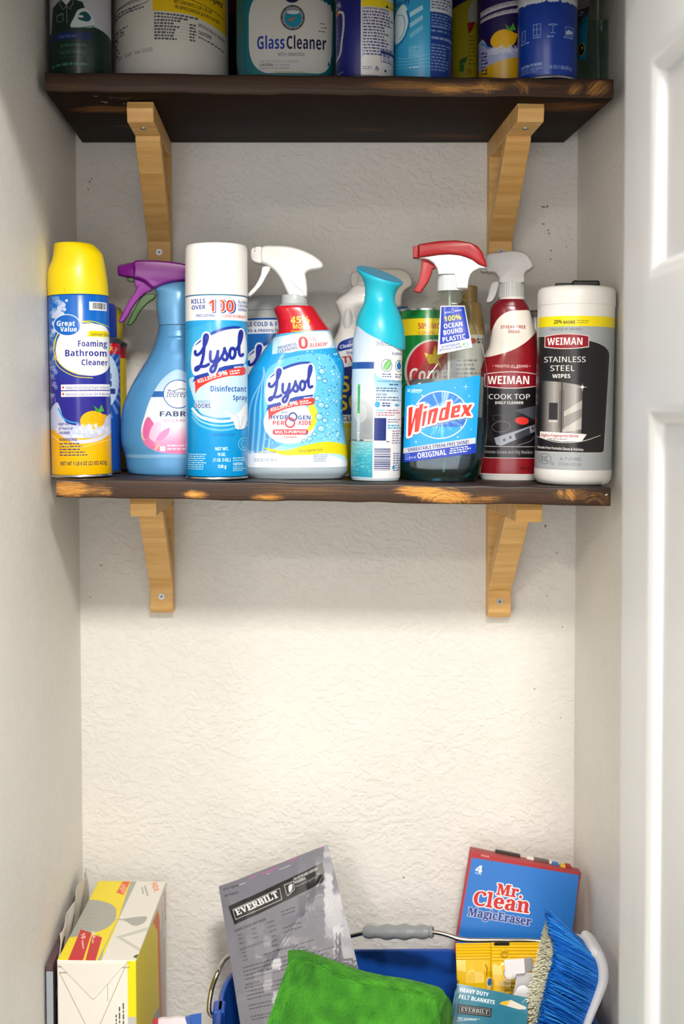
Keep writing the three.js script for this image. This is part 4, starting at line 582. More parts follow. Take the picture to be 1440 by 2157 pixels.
  const NTL = [926.9, 648], NTR = [977, 648], NBR = [993, 735], NBL = [920.7, 750], q2 = sheet(918, 645, 996, 752, 4, '#1d3fb0'), h = q2.g;   // the neck tag
  P(h, [[NTL[0], NTL[1]], [NTR[0], NTR[1]], [NBR[0], NBR[1]], [NBL[0], NBL[1]]], '#f3f3f0'); P(h, [[929, 650], [976, 650], [987, 716.5], [926, 729]], '#1a3cb4'); T(h, 'BOTTLE', 936, 664.5, 4.6, '#dfe6fa', { w: 12, r: -.1 }); T(h, 'MADE OF', 956, 661, 4.6, '#dfe6fa', { w: 15, r: -.1 }); B(h, 'M950 663L950 657Q952 655 952 653Q954 655 954 657L954 663Z', '#dfe6fa', 0.6);
  T(h, '100%', 935, 681, 15, '#f3dc28', { w: 36, r: -0.12 }); T(h, 'OCEAN', 934, 695.5, 13.5, '#f6f8fd', { w: 40, r: -0.14 }); T(h, 'BOUND', 933, 709, 13.5, '#f6f8fd', { w: 41, r: -0.15 }); T(h, 'PLASTIC', 931, 723.5, 13.5, '#f6f8fd', { w: 49, r: -0.15 }); T(h, 'IN PARTNERSHIP', 929, 736.5, 6.5, '#2440a0', { w: 39, r: -0.16 }); T(h, 'WITH PLASTIC BANK', 925, 743.5, 6.5, '#2440a0', { w: 47, r: -0.17 }); E(h, 979, 730, 5, 4, null, '#5fb6c8', 1.4); E(h, 975, 729, 3, 2.6, '#8cc84a');
  const q3 = sheet(0, 0, 60, 84, 4), sl = 24; for (let i = 0; i < 60; i += 0.25) { const u = (i + 0.125) / 60; for (let j = 0; j < sl; j++) { const v0 = j / sl, x = (NTL[0] * (1 - u) + NTR[0] * u) * (1 - v0) + (NBL[0] * (1 - u) + NBR[0] * u) * v0, ya = (NTL[1] * (1 - u) + NTR[1] * u) * (1 - v0) + (NBL[1] * (1 - u) + NBR[1] * u) * v0, v1 = (j + 1) / sl, yb = (NTL[1] * (1 - u) + NTR[1] * u) * (1 - v1) + (NBL[1] * (1 - u) + NBR[1] * u) * v1; q3.g.drawImage(q2.c, (x - 918) * 4, (ya - 645) * 4, 1, (yb - ya) * 4, i, j * 3.5, 0.3, 3.6); } }
  part(t, 'neck_label', onFront(rows, cx, by, NTL, NTR, NBR, NBL, 0.4, 12, 14), gloss(tex(q3.c), 0.3));
  const f = ([x, y]) => [840 + x / 7.19, 500 + y / 7.19], red = P_(0xb00010, 0.38), wh = P_(0xf4f4f4, 0.32);
  collar(t, cx, by, 920, 962 + 12, 583, 615, P_(0xd5dade, 0.4), 46);
  part(t, 'shroud', puff([[296, 338], [420, 318], [600, 293], [760, 288], [900, 303], [1000, 333], [1100, 375], [1190, 445], [1290, 488], [1316, 490], [1200, 512], [1120, 550], [1072, 600], [1048, 680], [1034, 806], [866, 802], [832, 592], [588, 590], [570, 500], [520, 420], [450, 370], [380, 350]].map(f), cx, by, 28, { bevel: 2, bt: 12, smooth: false }), wh);
  part(t, 'trigger_head', puff([[285, 136], [300, 123], [600, 80], [850, 74], [960, 92], [1080, 116], [1180, 168], [1250, 260], [1300, 390], [1321, 470], [1290, 488], [1190, 443], [1100, 373], [1000, 331], [900, 301], [760, 286], [600, 291], [400, 316], [288, 337]].map(f), cx, by, 27, { bevel: 4, bt: 16, smooth: false }), red);
  part(t, 'nozzle', puff([[207, 155], [285, 141], [290, 328], [207, 320]].map(f), cx, by, 14, { bevel: 1.5, bt: 3, smooth: false }), red); part(t, 'trigger', puff([[342, 345], [400, 352], [490, 405], [550, 445], [530, 492], [500, 494], [490, 560], [440, 680], [330, 842], [300, 848], [215, 825], [290, 690], [330, 520]].map(f), cx, by, 12, { bevel: 1.6, bt: 4, smooth: false }), red);
}
function weiman(g, x, y, w, h) {                     // red badge with bowed top and bottom
  const d = (o) => [[x - w / 2 - o, y - h * .36 - o], [x, y - h * .5 - o], [x + w / 2 + o, y - h * .36 - o], [x + w / 2 + o, y + h * .36 + o], [x, y + h * .5 + o], [x - w / 2 - o, y + h * .36 + o]];
  const path = (o, c) => { const p = d(o); g.beginPath(); g.moveTo(...p[0]); g.quadraticCurveTo(p[1][0], p[1][1] - h * .14, ...p[2]); g.lineTo(...p[3]); g.quadraticCurveTo(p[4][0], p[4][1] + h * .14, ...p[5]); g.closePath(); g.fillStyle = c; g.fill(); };
  path(1.6, '#c9c3bd'); path(0.4, '#f3eeea'); path(-0.2, '#8f1626'); T(g, 'WEIMAN', x - w * .45, y + h * .26, h * .72, '#f6f3ef', { w: w * .83 });
}
{ // dark canister squeezed in behind the two right-hand cleaners
  const { cx, by, pos, s } = mid(1124, 1.505), t = thing('canister', 'dark brown canister standing behind the maroon sprayer and white canister', 'canister', pos, s); part(t, 'body', lathe([[0, 1], [34, 1], [36, 5], [36, by - 672], [34, by - 668], [0, by - 668]]), P_(0x30261f, 0.35)); part(t, 'lid', lathe([[37, by - 670], [37, by - 660], [34, by - 657], [0, by - 657]]), P_(0x3b3530, 0.4));
}
{ // maroon cook-top cleaner with frosted trigger
  const { cx, by, pos, s } = mid(1073, 1.436), t = thing('trigger_bottle', 'maroon and black spray bottle with a frosted translucent trigger head', 'spray bottle', pos, s, -0.008), sh = sheet(1006, 630, 1140, by, Q * 1.2, '#7c1420'), g = sh.g, f = ([x, y]) => [990 + x / 3.594, 490 + y / 3.594], F = (a) => a.map(f);
  R(g, 1006, 630, 134, 380, grad(g, 0, 640, 0, 800, ['#701420', '#86141f', '#8e1620'])); S(g, F([[100, 945], [130, 880], [145, 800], [160, 730], [200, 660], [270, 612], [370, 600], [440, 602], [480, 650], [496, 700], [480, 760], [420, 830], [330, 890], [220, 930]]), '#e6e1d8');
  T(g, 'STREAK-FREE', ...f([218, 738]), 9.6, '#8e1a28', { w: 52 }); T(g, 'SHINE', ...f([272, 772]), 9.6, '#8e1a28', { w: 25 }); R(g, 1006, 799, 134, 205, '#1b1a1c'); R(g, 1006, 798, 134, 1.4, '#c7c2be'); T(g, '• TRUSTED #1 BRAND •', ...f([160, 1030]), 7.4, '#eadfd9', { w: 79, b: 0 });
  weiman(g, 1072.5, 803, 106, 33); T(g, 'COOK TOP', ...f([132, 1270]), 14.5, '#eceae6', { w: 87, b: 0 }); T(g, 'DAILY CLEANER', ...f([182, 1306]), 8, '#eceae6', { w: 59 });
  P(g, F([[140, 1390], [330, 1360], [500, 1310], [510, 1460], [330, 1560], [190, 1610], [110, 1560]]), '#28262a'); P(g, F([[330, 1350], [520, 1310], [520, 1440]]), '#50525c'); P(g, F([[120, 1400], [320, 1370], [490, 1450], [180, 1560]]), '#1a181b'); E(g, ...f([385, 1430]), 14, 8, '#d8332c', null, 0, 0.1); E(g, ...f([230, 1475]), 19, 11, null, '#8a8688', 0.7, -0.1); E(g, ...f([210, 1410]), 12, 6, null, '#6a6668', 0.6); P(g, F([[180, 1560], [505, 1450], [505, 1500], [230, 1620], [195, 1610]]), '#9aa0ac'); P(g, F([[330, 1530], [440, 1480], [450, 1530], [345, 1575]]), '#3a3c44'); for (const [x, y] of [[255, 1575], [300, 1555], [465, 1485], [487, 1475]]) E(g, ...f([x, y]), 4, 4.5, '#55585f', '#c8ccd4', 0.8);
  S(g, F([[350, 1615], [450, 1580], [505, 1520]]), null, '#85888f', 1.2, true); R(g, ...f([100, 1622]), 115, 1.4, '#b9b6b4'); T(g, 'Removes Grease and Oily Residue', ...f([92, 1676]), 8.6, '#b9b6b4', { b: 0, w: 105 }); R(g, 1006, ...[f([0, 1708])[1]], 134, 1.2, '#d9d5d2'); R(g, 1006, f([0, 1712])[1], 134, 34, '#861520'); fine(g, ...f([370, 1778]), 24, 1, 10, '#5a1018', .5); R(g, 1006, f([0, 1830])[1], 134, 20, '#d9d8d6');
  const rows = [[633, 1045, 1099, 27], [638, 1039, 1102, 29], [646, 1031, 1107, 31], [656, 1028, 1111, 33], [690, 1028, 1121, 37], [705, 1029, 1126, 39], [730, 1026, 1129, 40], [752, 1018, 1134, 42], [775, 1011, 1137, 43], [800, 1009, 1138, 44], [985, 1008, 1137, 44], [1002, 1009, 1136, 43], [by, 1013, 1132, 40]].map((r) => [...r, 2.4]);
  part(t, 'body', loft(rows, cx, by, { s: sh, seg: 72 }), gloss(tex(sh.c), 0.22)); part(t, 'neck', lathe([[27, by - 634], [27.4, by - 628], [25, by - 626], [0, by - 626]]), P_(0xd9d6d0, 0.4));
  const fr = phys(0xe2e2e2, 0.42, { transmission: 0.45, thickness: 0 }), h = ([x, y]) => [980 + x / 4.9, 180 + y / 4.9]; collar(t, cx, by, 1044, 1099, 597, 628, fr, 34);
  triggerHead(t, cx, by, { half: 22, bt: 12, bevel: 4, mats: [fr, fr, phys(0xd8d8d8, 0.42, { transmission: 0.45, thickness: 0 })], body: [[190, 1765], [350, 1728], [440, 1718], [550, 1730], [615, 1768], [655, 1830], [672, 1885], [650, 1912], [610, 1935], [588, 1965], [580, 2052], [322, 2052], [315, 2000], [270, 1950], [190, 1935]].map(h), nozzle: [[130, 1780], [195, 1768], [195, 1932], [130, 1925]].map(h), lever: [[150, 385], [200, 380], [195, 430], [150, 528], [108, 532], [118, 490]].map(f) });
  part(t, 'cylinder_inside', lathe([[0, 0], [9, 0], [9, 60], [0, 60]]).rotateZ(Math.PI / 2).translate(1096 - cx, by - 553, 0), P_(0xb9bcc2, 0.4)); part(t, 'pin', new THREE.TorusGeometry(2.2, 0.7, 8, 18).translate(1109 - cx, by - 563.5, 20.5), P_(0xeeeeee, 0.3));
}
{ // stainless-steel wipes canister on the right end
  const { cx, by, pos, s } = mid(1205, 1.364), r = 80.5, t = thing('wipes_canister', 'white wipes canister with a black label and black flip lid, at the shelf\'s right end', 'canister', pos, s, -0.017), sh = sheet(cx - r, 650, cx + r, 990, 2.2, '#a2a8ac'), g = sh.g, f = ([x, y]) => [1100 + x / 6.857, 580 + y / 6.857], k = ([x, y]) => [1100 + x / 6.857, 830 + y / 6.857];
  R(g, cx - r, 650, 2 * r, 23, '#e5e4e0'); R(g, cx - r, 672, 2 * r, 21, '#f2dc0e'); T(g, '20%', 1160, 688, 11, '#1c1c20', { w: 17 }); T(g, 'MORE', 1179, 688, 8.6, '#1c1c20', { w: 25 }); fine(g, 1207, 681, 30, 2, 4, '#8a8020'); T(g, '• TRUSTED #1 BRAND •', 1149, 701.5, 7, '#4a4f55', { b: 0, w: 70 });
  g.beginPath(); g.moveTo(1120, 960); g.lineTo(1120, 712); g.quadraticCurveTo(1235, 716, 1262, 732); g.quadraticCurveTo(1275, 740, 1275, 752); g.lineTo(1268, 946); g.quadraticCurveTo(1268, 952, 1262, 953); g.lineTo(1120, 953); g.closePath(); g.fillStyle = '#1d1c1f'; g.fill(); g.strokeStyle = '#d5d4ce'; g.lineWidth = 1; g.stroke(); weiman(g, 1187, 724, 88, 29);
  T(g, 'STAINLESS', 1141, 766.5, 16, '#efedea', { w: 86, b: 0 }); T(g, 'STEEL', 1154, 785, 16, '#efedea', { w: 51, b: 0 }); T(g, 'WIPES', 1159.5, 799, 11.5, '#efedea', { w: 37 });
  const z = (x0, y0, x1, y1, c) => R(g, x0, y0, x1 - x0, y1 - y0, c); P(g, [[1136, 805], [1180, 808], [1222, 815], [1221, 913], [1136, 913]], grad(g, 1136, 0, 1222, 0, ['#1d1c1f', '#7a7774', '#a8a5a2', '#6a6764', '#8a8784', '#b0adaa', '#4a4846'])); P(g, [[1183, 870], [1221, 845], [1221, 905], [1183, 912]], 'rgba(226,222,216,.55)'); P(g, [[1183, 880], [1221, 862], [1221, 880], [1183, 905]], 'rgba(40,38,38,.3)'); z(1178.5, 808, 1181, 913, '#2a282a'); z(1175, 825, 1177.6, 905, '#5a5856'); z(1182, 825, 1184.6, 905, '#5a5856'); z(1154, 851, 1172, 886, '#2f2e30'); z(1154, 887, 1172, 891, '#c8c5c0'); E(g, 1221, 818, 3, 3, '#f6f4ee'); P(g, [[1221, 809], [1222, 818], [1221, 828], [1220, 818]], '#f6f4ee'); P(g, [[1210, 818], [1221, 817], [1232, 818], [1221, 819]], '#f6f4ee');
  P(g, [[1136, 911], [1222, 914], [1232, 915], [1222, 930], [1180, 931], [1136, 925]], '#eeebe8'); T(g, 'Fights Fingerprints Better', 1139, 921.5, 8.4, '#9a2434', { w: 77 }); fine(g, 1152, 925, 44, 1, 4.4, '#7a7478'); S(g, [[1130, 922], [1170, 932], [1220, 930], [1260, 917]], null, '#dcdad4', 1.4, true); T(g, 'Streak-Free Formula Cleans & Polishes', 1131, 946, 7, '#e4e2de', { w: 95, r: 0.03 });
  E(g, 1147.5, 968, 13, 10.5, null, '#5f656b', 1.2); fine(g, 1139, 963, 17, 3, 4, '#5f656b', .6); E(g, 1164, 977, 2.6, 2.6, null, '#5f656b', 1); T(g, '30 - 7" x 8" WIPES', 1178, 970.5, 9, '#53585e', { b: 0, w: 44 }); T(g, '(17.8 cm x 20.3 cm)', 1176, 981, 9, '#53585e', { b: 0, w: 46 });
  const pl = P_(0xe4e3df, 0.38); part(t, 'label', lathe([[r - 1, by - 990], [r, by - 989], [r, by - 651], [r - 1, by - 650]]), gloss(wrapped(sh), 0.3));
  part(t, 'base', lathe([[0, 1.5], [r * .6, 1.5], [r * .72, 0], [r - 16, 0], [r - 6, 4], [r - 1, 12], [r + 0.4, 22], [r + 0.4, by - 989.5], [0, by - 989.5]]), pl); part(t, 'lid', lathe([[r, by - 651], [r + 0.2, by - 647], [r + 1.2, by - 646], [r + 1, by - 622], [r - 1, by - 613], [r - 6, by - 609], [r - 14, by - 607.5], [0, by - 607.5]]), pl);
  const bk = std(0x0c0c0e, 0.55), fl = part(t, 'flip_cap', new RoundedBoxGeometry(58, 13, 46, 5, 6).translate(18, by - 601, 8), bk); part(t, 'flip_cap_hinge', new RoundedBoxGeometry(62, 9, 40, 4, 4).translate(-14, by - 603.5, 4), bk); part(fl, 'flip_cap_rib', new RoundedBoxGeometry(6, 3, 44, 3, 1.4).translate(-2, by - 595, 8), bk);
}

// ---------- things on the top shelf (their tops lie above the frame) ----------
function high(cx, depth) {
  const x = at(cx, 100, depth).x, y = UP_TOP(x, BACK - depth) + 0.0006, a = at(cx, 100, depth).y, b = at(cx, 200, depth).y;
  return { cx, by: 100 + (y - a) / (b - a) * 100, pos: [x, y, BACK - depth], s: depth * 3.702e-4 };
}
function highCan(cx, Z, r, name, label, cat, base, draw, { cap = 0xdddddd, top = -250, rough = 0.35, steel = true, capR = 0 } = {}) {
  const { by, pos, s } = high(cx, Z), t = thing(name, label, cat, pos, s), sh = sheet(cx - r, top, cx + r, by - 3, 1.7, base);
  draw(sh.g, cx, r, by); canBody(t, by, top, by - 3, r, gloss(wrapped(sh), rough), { topRim: steel, rim: steel });
  part(t, 'cap', lathe([[r - 4 - capR, by - top], [r - 4 - capR, by - top + 70], [r - 8 - capR, by - top + 76], [0, by - top + 77]]), P_(cap, 0.4)); return t;
}
highCan(170, 1.365, 64, 'spray_can', 'dark green and white can printed with a shirt and an iron, at the top left', 'spray can', '#b9bcc6', (g, cx) => {
  R(g, 105, -250, 130, 250, '#b9bcc6'); R(g, 118, -4, 58, 6, '#3f8fb0'); S(g, [[60, 100], [112, 82], [175, 74], [215, 80], [245, 95], [300, 110], [300, 260], [60, 260]], '#0c2b1e');
  P(g, [[110, 84], [114, 34], [128, 22], [142, 14], [155, 22], [175, 28], [184, 52], [182, 84]], '#0d241c'); E(g, 142, 19, 14, 7, '#0a3f5e'); P(g, [[130, 20], [142, 34], [154, 20]], '#c9ccd6'); B(g, 'M129 16L129 30L135 42L142 35L149 42L156 30L156 16M142 36L143 70', '#8a8f94', 1.2); B(g, 'M122 52L135 49L135 64L129 67L123 64ZM122 54L135 51', '#9aa0a6', 1);
  S(g, [[150, 78], [158, 58], [166, 44], [182, 40], [194, 52], [200, 68], [196, 76], [170, 80]], '#c4ced2'); S(g, [[166, 62], [170, 50], [182, 47], [192, 58], [186, 66]], '#0e4a52'); E(g, 171, 57, 6, 2.4, '#d6d6cc'); B(g, 'M151 80Q176 82 198 73', '#3f7a68', 2);
  R(g, 107, 88, 88, 16, '#0b2358'); T(g, 'Clean Fresh Scent', 126, 100, 8, '#7f9cc8', { b: 0, w: 36 }); T(g, '2x Faster Results', 128, 118, 8, '#5d9a7c', { b: 0, w: 54 }); T(g, 'Easy Iron Technology', 128, 133, 8, '#5d9a7c', { b: 0, w: 54 }); R(g, 112, 124, 84, 0.8, '#2a5a44'); R(g, 112, 139, 84, 0.8, '#2a5a44'); fine(g, 110, 151, 92, 1, 9, '#3d7f60', 0.6);
}, { cap: 0xcfd2d6 });
{ // big white tub of wipes
  const { cx, by, pos, s } = high(360, 1.415), r = 121, t = thing('wipes_canister', 'large white wipes tub with a yellow label panel, on the top shelf', 'canister', pos, s), sh = sheet(cx - r, -140, cx + r, by - 12, 1.5, '#d9d6cc'), g = sh.g;
  P(g, [[323, -140], [470, -140], [476, 82], [400, 62], [324, 56]], '#ecc40c'); T(g, 'All-Purpose', 366, 14, 20, '#26242a', { w: 82, r: 0.1 }); T(g, 'Disinfecting Wipes', 366, 12, 17, '#26242a', { w: 102, r: 0.18 }); B(g, 'M366 25Q430 38 471 52', '#26242a', 1); T(g, 'NET CONTENTS: 2 LB 1.76 OZ', 366, 41, 9.5, '#3a3428', { w: 78, r: 0.14 }); T(g, '185 WIPES/CANISTER (8.0 IN X 6.0 IN)', 367, 51, 9.5, '#3a3428', { w: 94, r: 0.16 });
  S(g, [[328, -30], [350, -40], [358, -10], [346, 6], [334, 2]], '#1f2a22'); fine(g, 246, -20, 70, 5, 8, '#4a4a58', .5, -0.1); B(g, 'M244 16Q280 8 316 4M243 44Q280 30 315 20M242 62Q280 46 314 38L314 20', '#3a3a4c', 1); T(g, 'STORAGE AND DISPOSAL', 252, 41, 7, '#3a3a4c', { w: 48, r: -0.16 }); fine(g, 244, 48, 66, 2, 6, '#5a5a68', .5, -0.14); fine(g, 245, 82, 30, 3, 6, '#5a5a68', .5, -0.2); fine(g, 243, 96, 12, 7, 6, '#5a5a68', .5, -0.3);
  fine(g, 327, 60, 92, 2, 6, '#4a4a54', .55, 0.08); fine(g, 327, 73, 54, 7, 6, '#4a4a54', .55, 0.04); fine(g, 398, 80, 14, 6, 6, '#4a4a54', .55, 0.05); for (let i = 0; i < 6; i++) B(g, `M327 ${78 + i * 6}L412 ${82 + i * 6}`, 'rgba(90,90,100,.5)', .4); T(g, 'KEEP OUT OF REACH OF CHILDREN', 415, 82, 9, '#3a3a44', { w: 58, r: 0.3 }); T(g, 'CAUTION', 415, 97, 10, '#2e2e38', { w: 28, r: 0.2 }); fine(g, 416, 102, 54, 1, 5, '#4a4a54', .5, 0.28); T(g, 'LOT EXP 04/2020', 246, 142, 9.5, '#55555c', { f: 'monospace', b: 0, w: 78, r: -0.1 });
  part(t, 'body', lathe([[0, 4], [r - 5, 4], [r - 2, 10], [r - 1.5, 12], [r, 13], [r, by + 140], [0, by + 140]]), gloss(wrapped(sh), 0.4)); part(t, 'base', lathe([[0, 0], [r - 4, 0], [r - 1, 3], [r - 0.6, 12], [0, 12]]), P_(0xd3d0c2, 0.5)); part(t, 'lid', lathe([[r + 3, by + 138], [r + 3, by + 176], [r - 3, by + 184], [0, by + 186]]), P_(0xe2e0d8, 0.4));
}
{ // dark red can in the gap
  highCan(478, 1.5, 34, 'spray_can', 'dark red can at the back, between white tub and teal jug', 'spray can', '#5a1418', (g, cx, r) => { R(g, cx - r, 40, 2 * r, 200, '#1a1416'); }, { cap: 0x201a1a, top: -120 });
}
{ // teal jug of glass cleaner
  const { cx, by, pos, s } = high(602, 1.392), t = thing('bottle', 'teal glass-cleaner jug with a white rounded label, on the top shelf', 'bottle', pos, s), rows = [[-190, 580, 622, 20, 2], [-150, 578, 626, 22, 2], [-110, 560, 645, 32, 2.2], [-60, 530, 676, 44, 2.6], [-10, 502, 702, 52, 3], [30, 497, 708, 54, 3], [120, 497, 708, 54, 3], [165, 500, 705, 53, 3], [by - 6, 506, 699, 50, 3], [by, 514, 691, 46, 3]];
  part(t, 'body', loft(rows, cx, by, { seg: 72 }), phys(0x0d5f6a, 0.2, { clearcoat: 0.6, clearcoatRoughness: 0.1 }));
  const q = sheet(520, -70, 702, 172, 2.2, '#0b6c78'), g = q.g;
  g.fillStyle = '#d0cfc9'; g.beginPath(); g.moveTo(520, -70); g.lineTo(702, -70); g.lineTo(697, 130); g.quadraticCurveTo(694, 168, 664, 168); g.lineTo(562, 168); g.quadraticCurveTo(527, 160, 525, 110); g.lineTo(525, 50); g.quadraticCurveTo(530, 10, 552, 6); g.closePath(); g.fill();
  P(g, [[540, -70], [702, -70], [700, 11], [640, 6], [552, 7]], '#173a9c'); E(g, 615, 4, 19, 20, '#12141a', '#173a9c', 1.4); T(g, 'Publix', 598, 10, 13, '#e9e9e6', { w: 35 }); E(g, 616, 55, 25, 26, '#4a4e54'); E(g, 616, 55, 22, 23, '#8b9096'); E(g, 617, 57, 17.5, 17.5, '#1487a0'); E(g, 617, 44, 13, 4, '#cfd6d8'); P(g, [[607, 59], [614, 57], [621, 53], [619, 58], [614, 61], [607, 62]], '#d8541c'); for (let i = 0; i < 8; i++) E(g, 616 + 22 * Math.cos(i * .785), 55 + 23 * Math.sin(i * .785), 1.6, 1.6, '#2e3136');
  T(g, 'Glass', 541, 119, 37, '#16309a', { w: 59 }); T(g, 'Cleaner', 602, 119, 37, '#151638', { w: 84 }); T(g, 'WITH AMMONIA', 585, 134, 10, '#5b5c66', { b: 0, w: 56 }); fine(g, 672, 64, 16, 1, 5, '#777', .5); fine(g, 675, 72, 13, 1, 5, '#777', .5); fine(g, 670, 80, 18, 1, 5, '#777', .5); T(g, 'KEEP OUT OF REACH OF CHILDREN.', 548, 146, 6, '#8c8c8c', { b: 0, w: 80 }); T(g, 'CAUTION:', 548, 154, 7.5, '#4a4a4a', { w: 28 }); T(g, 'EYE IRRITANT.', 579, 153, 6, '#8c8c8c', { b: 0, w: 32 }); fine(g, 548, 157, 76, 1, 5, '#999'); fine(g, 578, 165, 66, 1, 4, '#b8a040', .5);
  part(t, 'label', onFront(rows, cx, by, [520, -70], [702, -70], [702, 172], [520, 172], 0.4, 24, 20), gloss(tex(q.c), 0.45)); part(t, 'cap', lathe([[22, by + 160], [23, by + 215], [20, by + 220], [0, by + 220]]), P_(0x173a9c, 0.4));
}
highCan(768, 1.352, 61, 'spray_can', 'navy can with a white fine-print panel, right of the teal jug', 'spray can', '#141c6e', (g) => {
  R(g, 760, -250, 70, 440, '#d6d5d4'); R(g, 761, 18, 70, 17, '#e6cf18'); P(g, [[811, 33], [815, 26], [819, 33]], '#2a2a20'); T(g, 'CAUTION', 820, 33, 7, '#6a5a14', { w: 14 }); B(g, 'M771 4A10 10 0 1 0 791 4A10 10 0 1 0 771 4M774 -3L788 12', '#5a5f9a', 1.2); fine(g, 796, 2, 26, 2, 6, '#6a6f9a'); T(g, 'CONTENTS ARE FLAMMABLE.', 765, 41, 6, '#2b2f6e', { w: 56 }); fine(g, 765, 44, 62, 15, 6.2, '#4a4f86', .55); R(g, 763, 36, 0.6, 104, '#4a4f86'); B(g, 'M801 122L830 126L830 148L802 146Z', '#2b2f6e', 0.8); R(g, 802, 123, 28, 7, '#2b2f6e'); fine(g, 806, 135, 20, 3, 4.4, '#4a4f86'); B(g, 'M790 162L793 157L797 162ZM790 165L797 165', '#2b2f6e', 1.3); P(g, [[808, 164], [811, 161], [814, 164], [811, 167]], '#2b2f6e'); fine(g, 764, 158, 20, 2, 4, '#4a4f86');
  T(g, 'CH.', 706, 28, 16, '#d9d9e2', { w: 14 }); P(g, [[706, 34], [716, 32], [718, 40], [706, 45]], '#d0561c'); S(g, [[714, 36], [722, 42], [724, 66], [720, 100], [716, 126], [706, 136]], null, '#c6c8cc', 4.4, true); for (let i = 0; i < 26; i++) { const p = i / 25; R(g, 720 + 2 * Math.sin(p * 5) - p * p * 5, 44 + p * 82, 5, 0.8, '#7a7d86'); } fine(g, 706, 60, 9, 5, 9, '#5a64a8', .5); T(g, 'SPRAY', 704, 168, 7, '#9aa0c8', { w: 20, r: -.1 });
}, { cap: 0x1a2270 });
highCan(890, 1.36, 62, 'spray_can', 'light blue can with a dark blue fine-print side panel, on the top shelf', 'spray can', '#2a9ccb', (g) => {
  R(g, 826, -250, 82, 440, '#2f9fd0'); T(g, 'Disinfectant', 832, 9, 15, '#1d3f86', { w: 34 }); T(g, 'Spray', 832, 26, 15, '#1d3f86', { w: 32 }); S(g, [[834, 40], [850, 26], [860, 44], [860, 70], [848, 96], [834, 102]], '#cfe4ee'); S(g, [[838, 44], [850, 50], [852, 80], [842, 96]], null, '#6fa8c6', 2, true); S(g, [[858, 40], [862, 66], [850, 98], [834, 110]], null, '#0f6fae', 4, true); for (let i = 0; i < 3; i++) P(g, [[863, 46 + i * 22], [890, 33 + i * 20], [891, 42 + i * 20], [864, 56 + i * 22]], `rgba(232,246,252,${.7 - .18 * i})`);
  B(g, 'M862 116L884 116L884 138L862 138Z', 'rgba(220,240,250,.5)', .8); fine(g, 863, 118, 20, 5, 4, 'rgba(220,240,250,.6)'); for (let i = 0; i < 4; i++) S(g, [[832, 130 + i * 8], [860, 140 + i * 6], [905, 134 + i * 8]], null, 'rgba(190,230,245,.5)', 1.2, true); fine(g, 862, 158, 26, 1, 5, '#d7effb');
  R(g, 906, -250, 60, 298, '#d3d8df'); fine(g, 908, 6, 46, 6, 6, '#5a6a9a', .5); R(g, 906, 46, 60, 160, '#163c8c'); fine(g, 908, 50, 44, 5, 6, '#7f97c8', .5, .02); fine(g, 908, 74, 38, 2, 9, '#7f97c8', .4); T(g, 'STORAGE AND DISPOSAL', 908, 101, 7, '#c2cfe8', { w: 44 }); fine(g, 908, 112, 40, 9, 6.4, '#7f97c8', .45);
}, { cap: 0xe4e4e2 });
{ // yellow polish bottle further back
  const { cx, by, pos, s } = high(978, 1.47), t = thing('bottle', 'yellow bottle with a navy shoulder, set back between two cans', 'bottle', pos, s), sh = sheet(948, -120, 1010, by, 1.6, '#b9a812'), g = sh.g; P(g, [[948, -120], [1010, -120], [1010, 0], [980, 12], [948, 28]], '#16225c'); S(g, [[985, 36], [996, 10], [1012, 4], [1012, 50], [990, 58]], '#c2c0b8'); P(g, [[984, 58], [1000, 54], [994, 72], [986, 80]], '#a3211c'); R(g, 967, 142, 10, 16, '#3d7a24'); S(g, [[966, 140], [972, 132], [984, 128], [978, 140]], '#2f6a1e'); E(g, 988, 158, 7, 7, '#b88a14'); fine(g, 986, 84, 16, 8, 8, '#8a7a14');
  part(t, 'body', loft([[-120, 962, 994, 15], [-90, 954, 1002, 22, 2.4], [-40, 950, 1006, 26, 3], [by - 6, 950, 1006, 26, 3], [by, 954, 1002, 23, 3]], cx, by, { s: sh }), gloss(tex(sh.c), 0.35)); part(t, 'cap', lathe([[15, by + 119], [15, by + 160], [12, by + 164], [0, by + 164]]), P_(0x16225c, 0.4));
}
highCan(1018, 1.503, 32, 'spray_can', 'slim teal can at the back, showing as a strip beside the lemon can', 'spray can', '#1d6f8a', () => {}, { cap: 0x1d6f8a, top: -120 });
highCan(1062, 1.395, 55, 'spray_can', 'purple and yellow can with a lemon, behind the royal blue can', 'spray can', '#241a52', (g) => {
  R(g, 1000, 14, 120, 30, '#241a52'); S(g, [[1012, -10], [1040, 6], [1080, 8]], null, '#c9a820', 2, true); P(g, [[1012, 34], [1090, 20], [1090, 30], [1012, 46]], '#cfcdd2'); P(g, [[1012, 50], [1090, 36], [1090, 45], [1012, 58]], '#cfcdd2'); T(g, 'Deep Penetrating Foam Action', 1016, 39, 8, '#332a6a', { b: 0, w: 98, r: -0.17 }); T(g, 'Eliminates Soap Scum, Dirt & Residue', 1014, 54, 8, '#332a6a', { b: 0, w: 104, r: -0.17 });
  S(g, [[1000, 110], [1016, 92], [1030, 112], [1060, 122], [1120, 118], [1120, 200], [1000, 200]], '#a9b0d6'); S(g, [[1014, 100], [1024, 108], [1030, 116]], null, '#2f8cc2', 3, true); P(g, [[1000, 160], [1060, 142], [1120, 132], [1120, 210], [1000, 210]], '#dba90c'); swirl(g, 1060, 122, 40, 8, 60, .8, ['220,224,244', '180,188,224']); lemon(g, 1060, 100, 27); swirl(g, 1062, 120, 34, 6, 40, .8, ['220,224,244']); fine(g, 1014, 120, 16, 7, 7, '#3a3070', .5, .3);
}, { cap: 0xd9b90c });
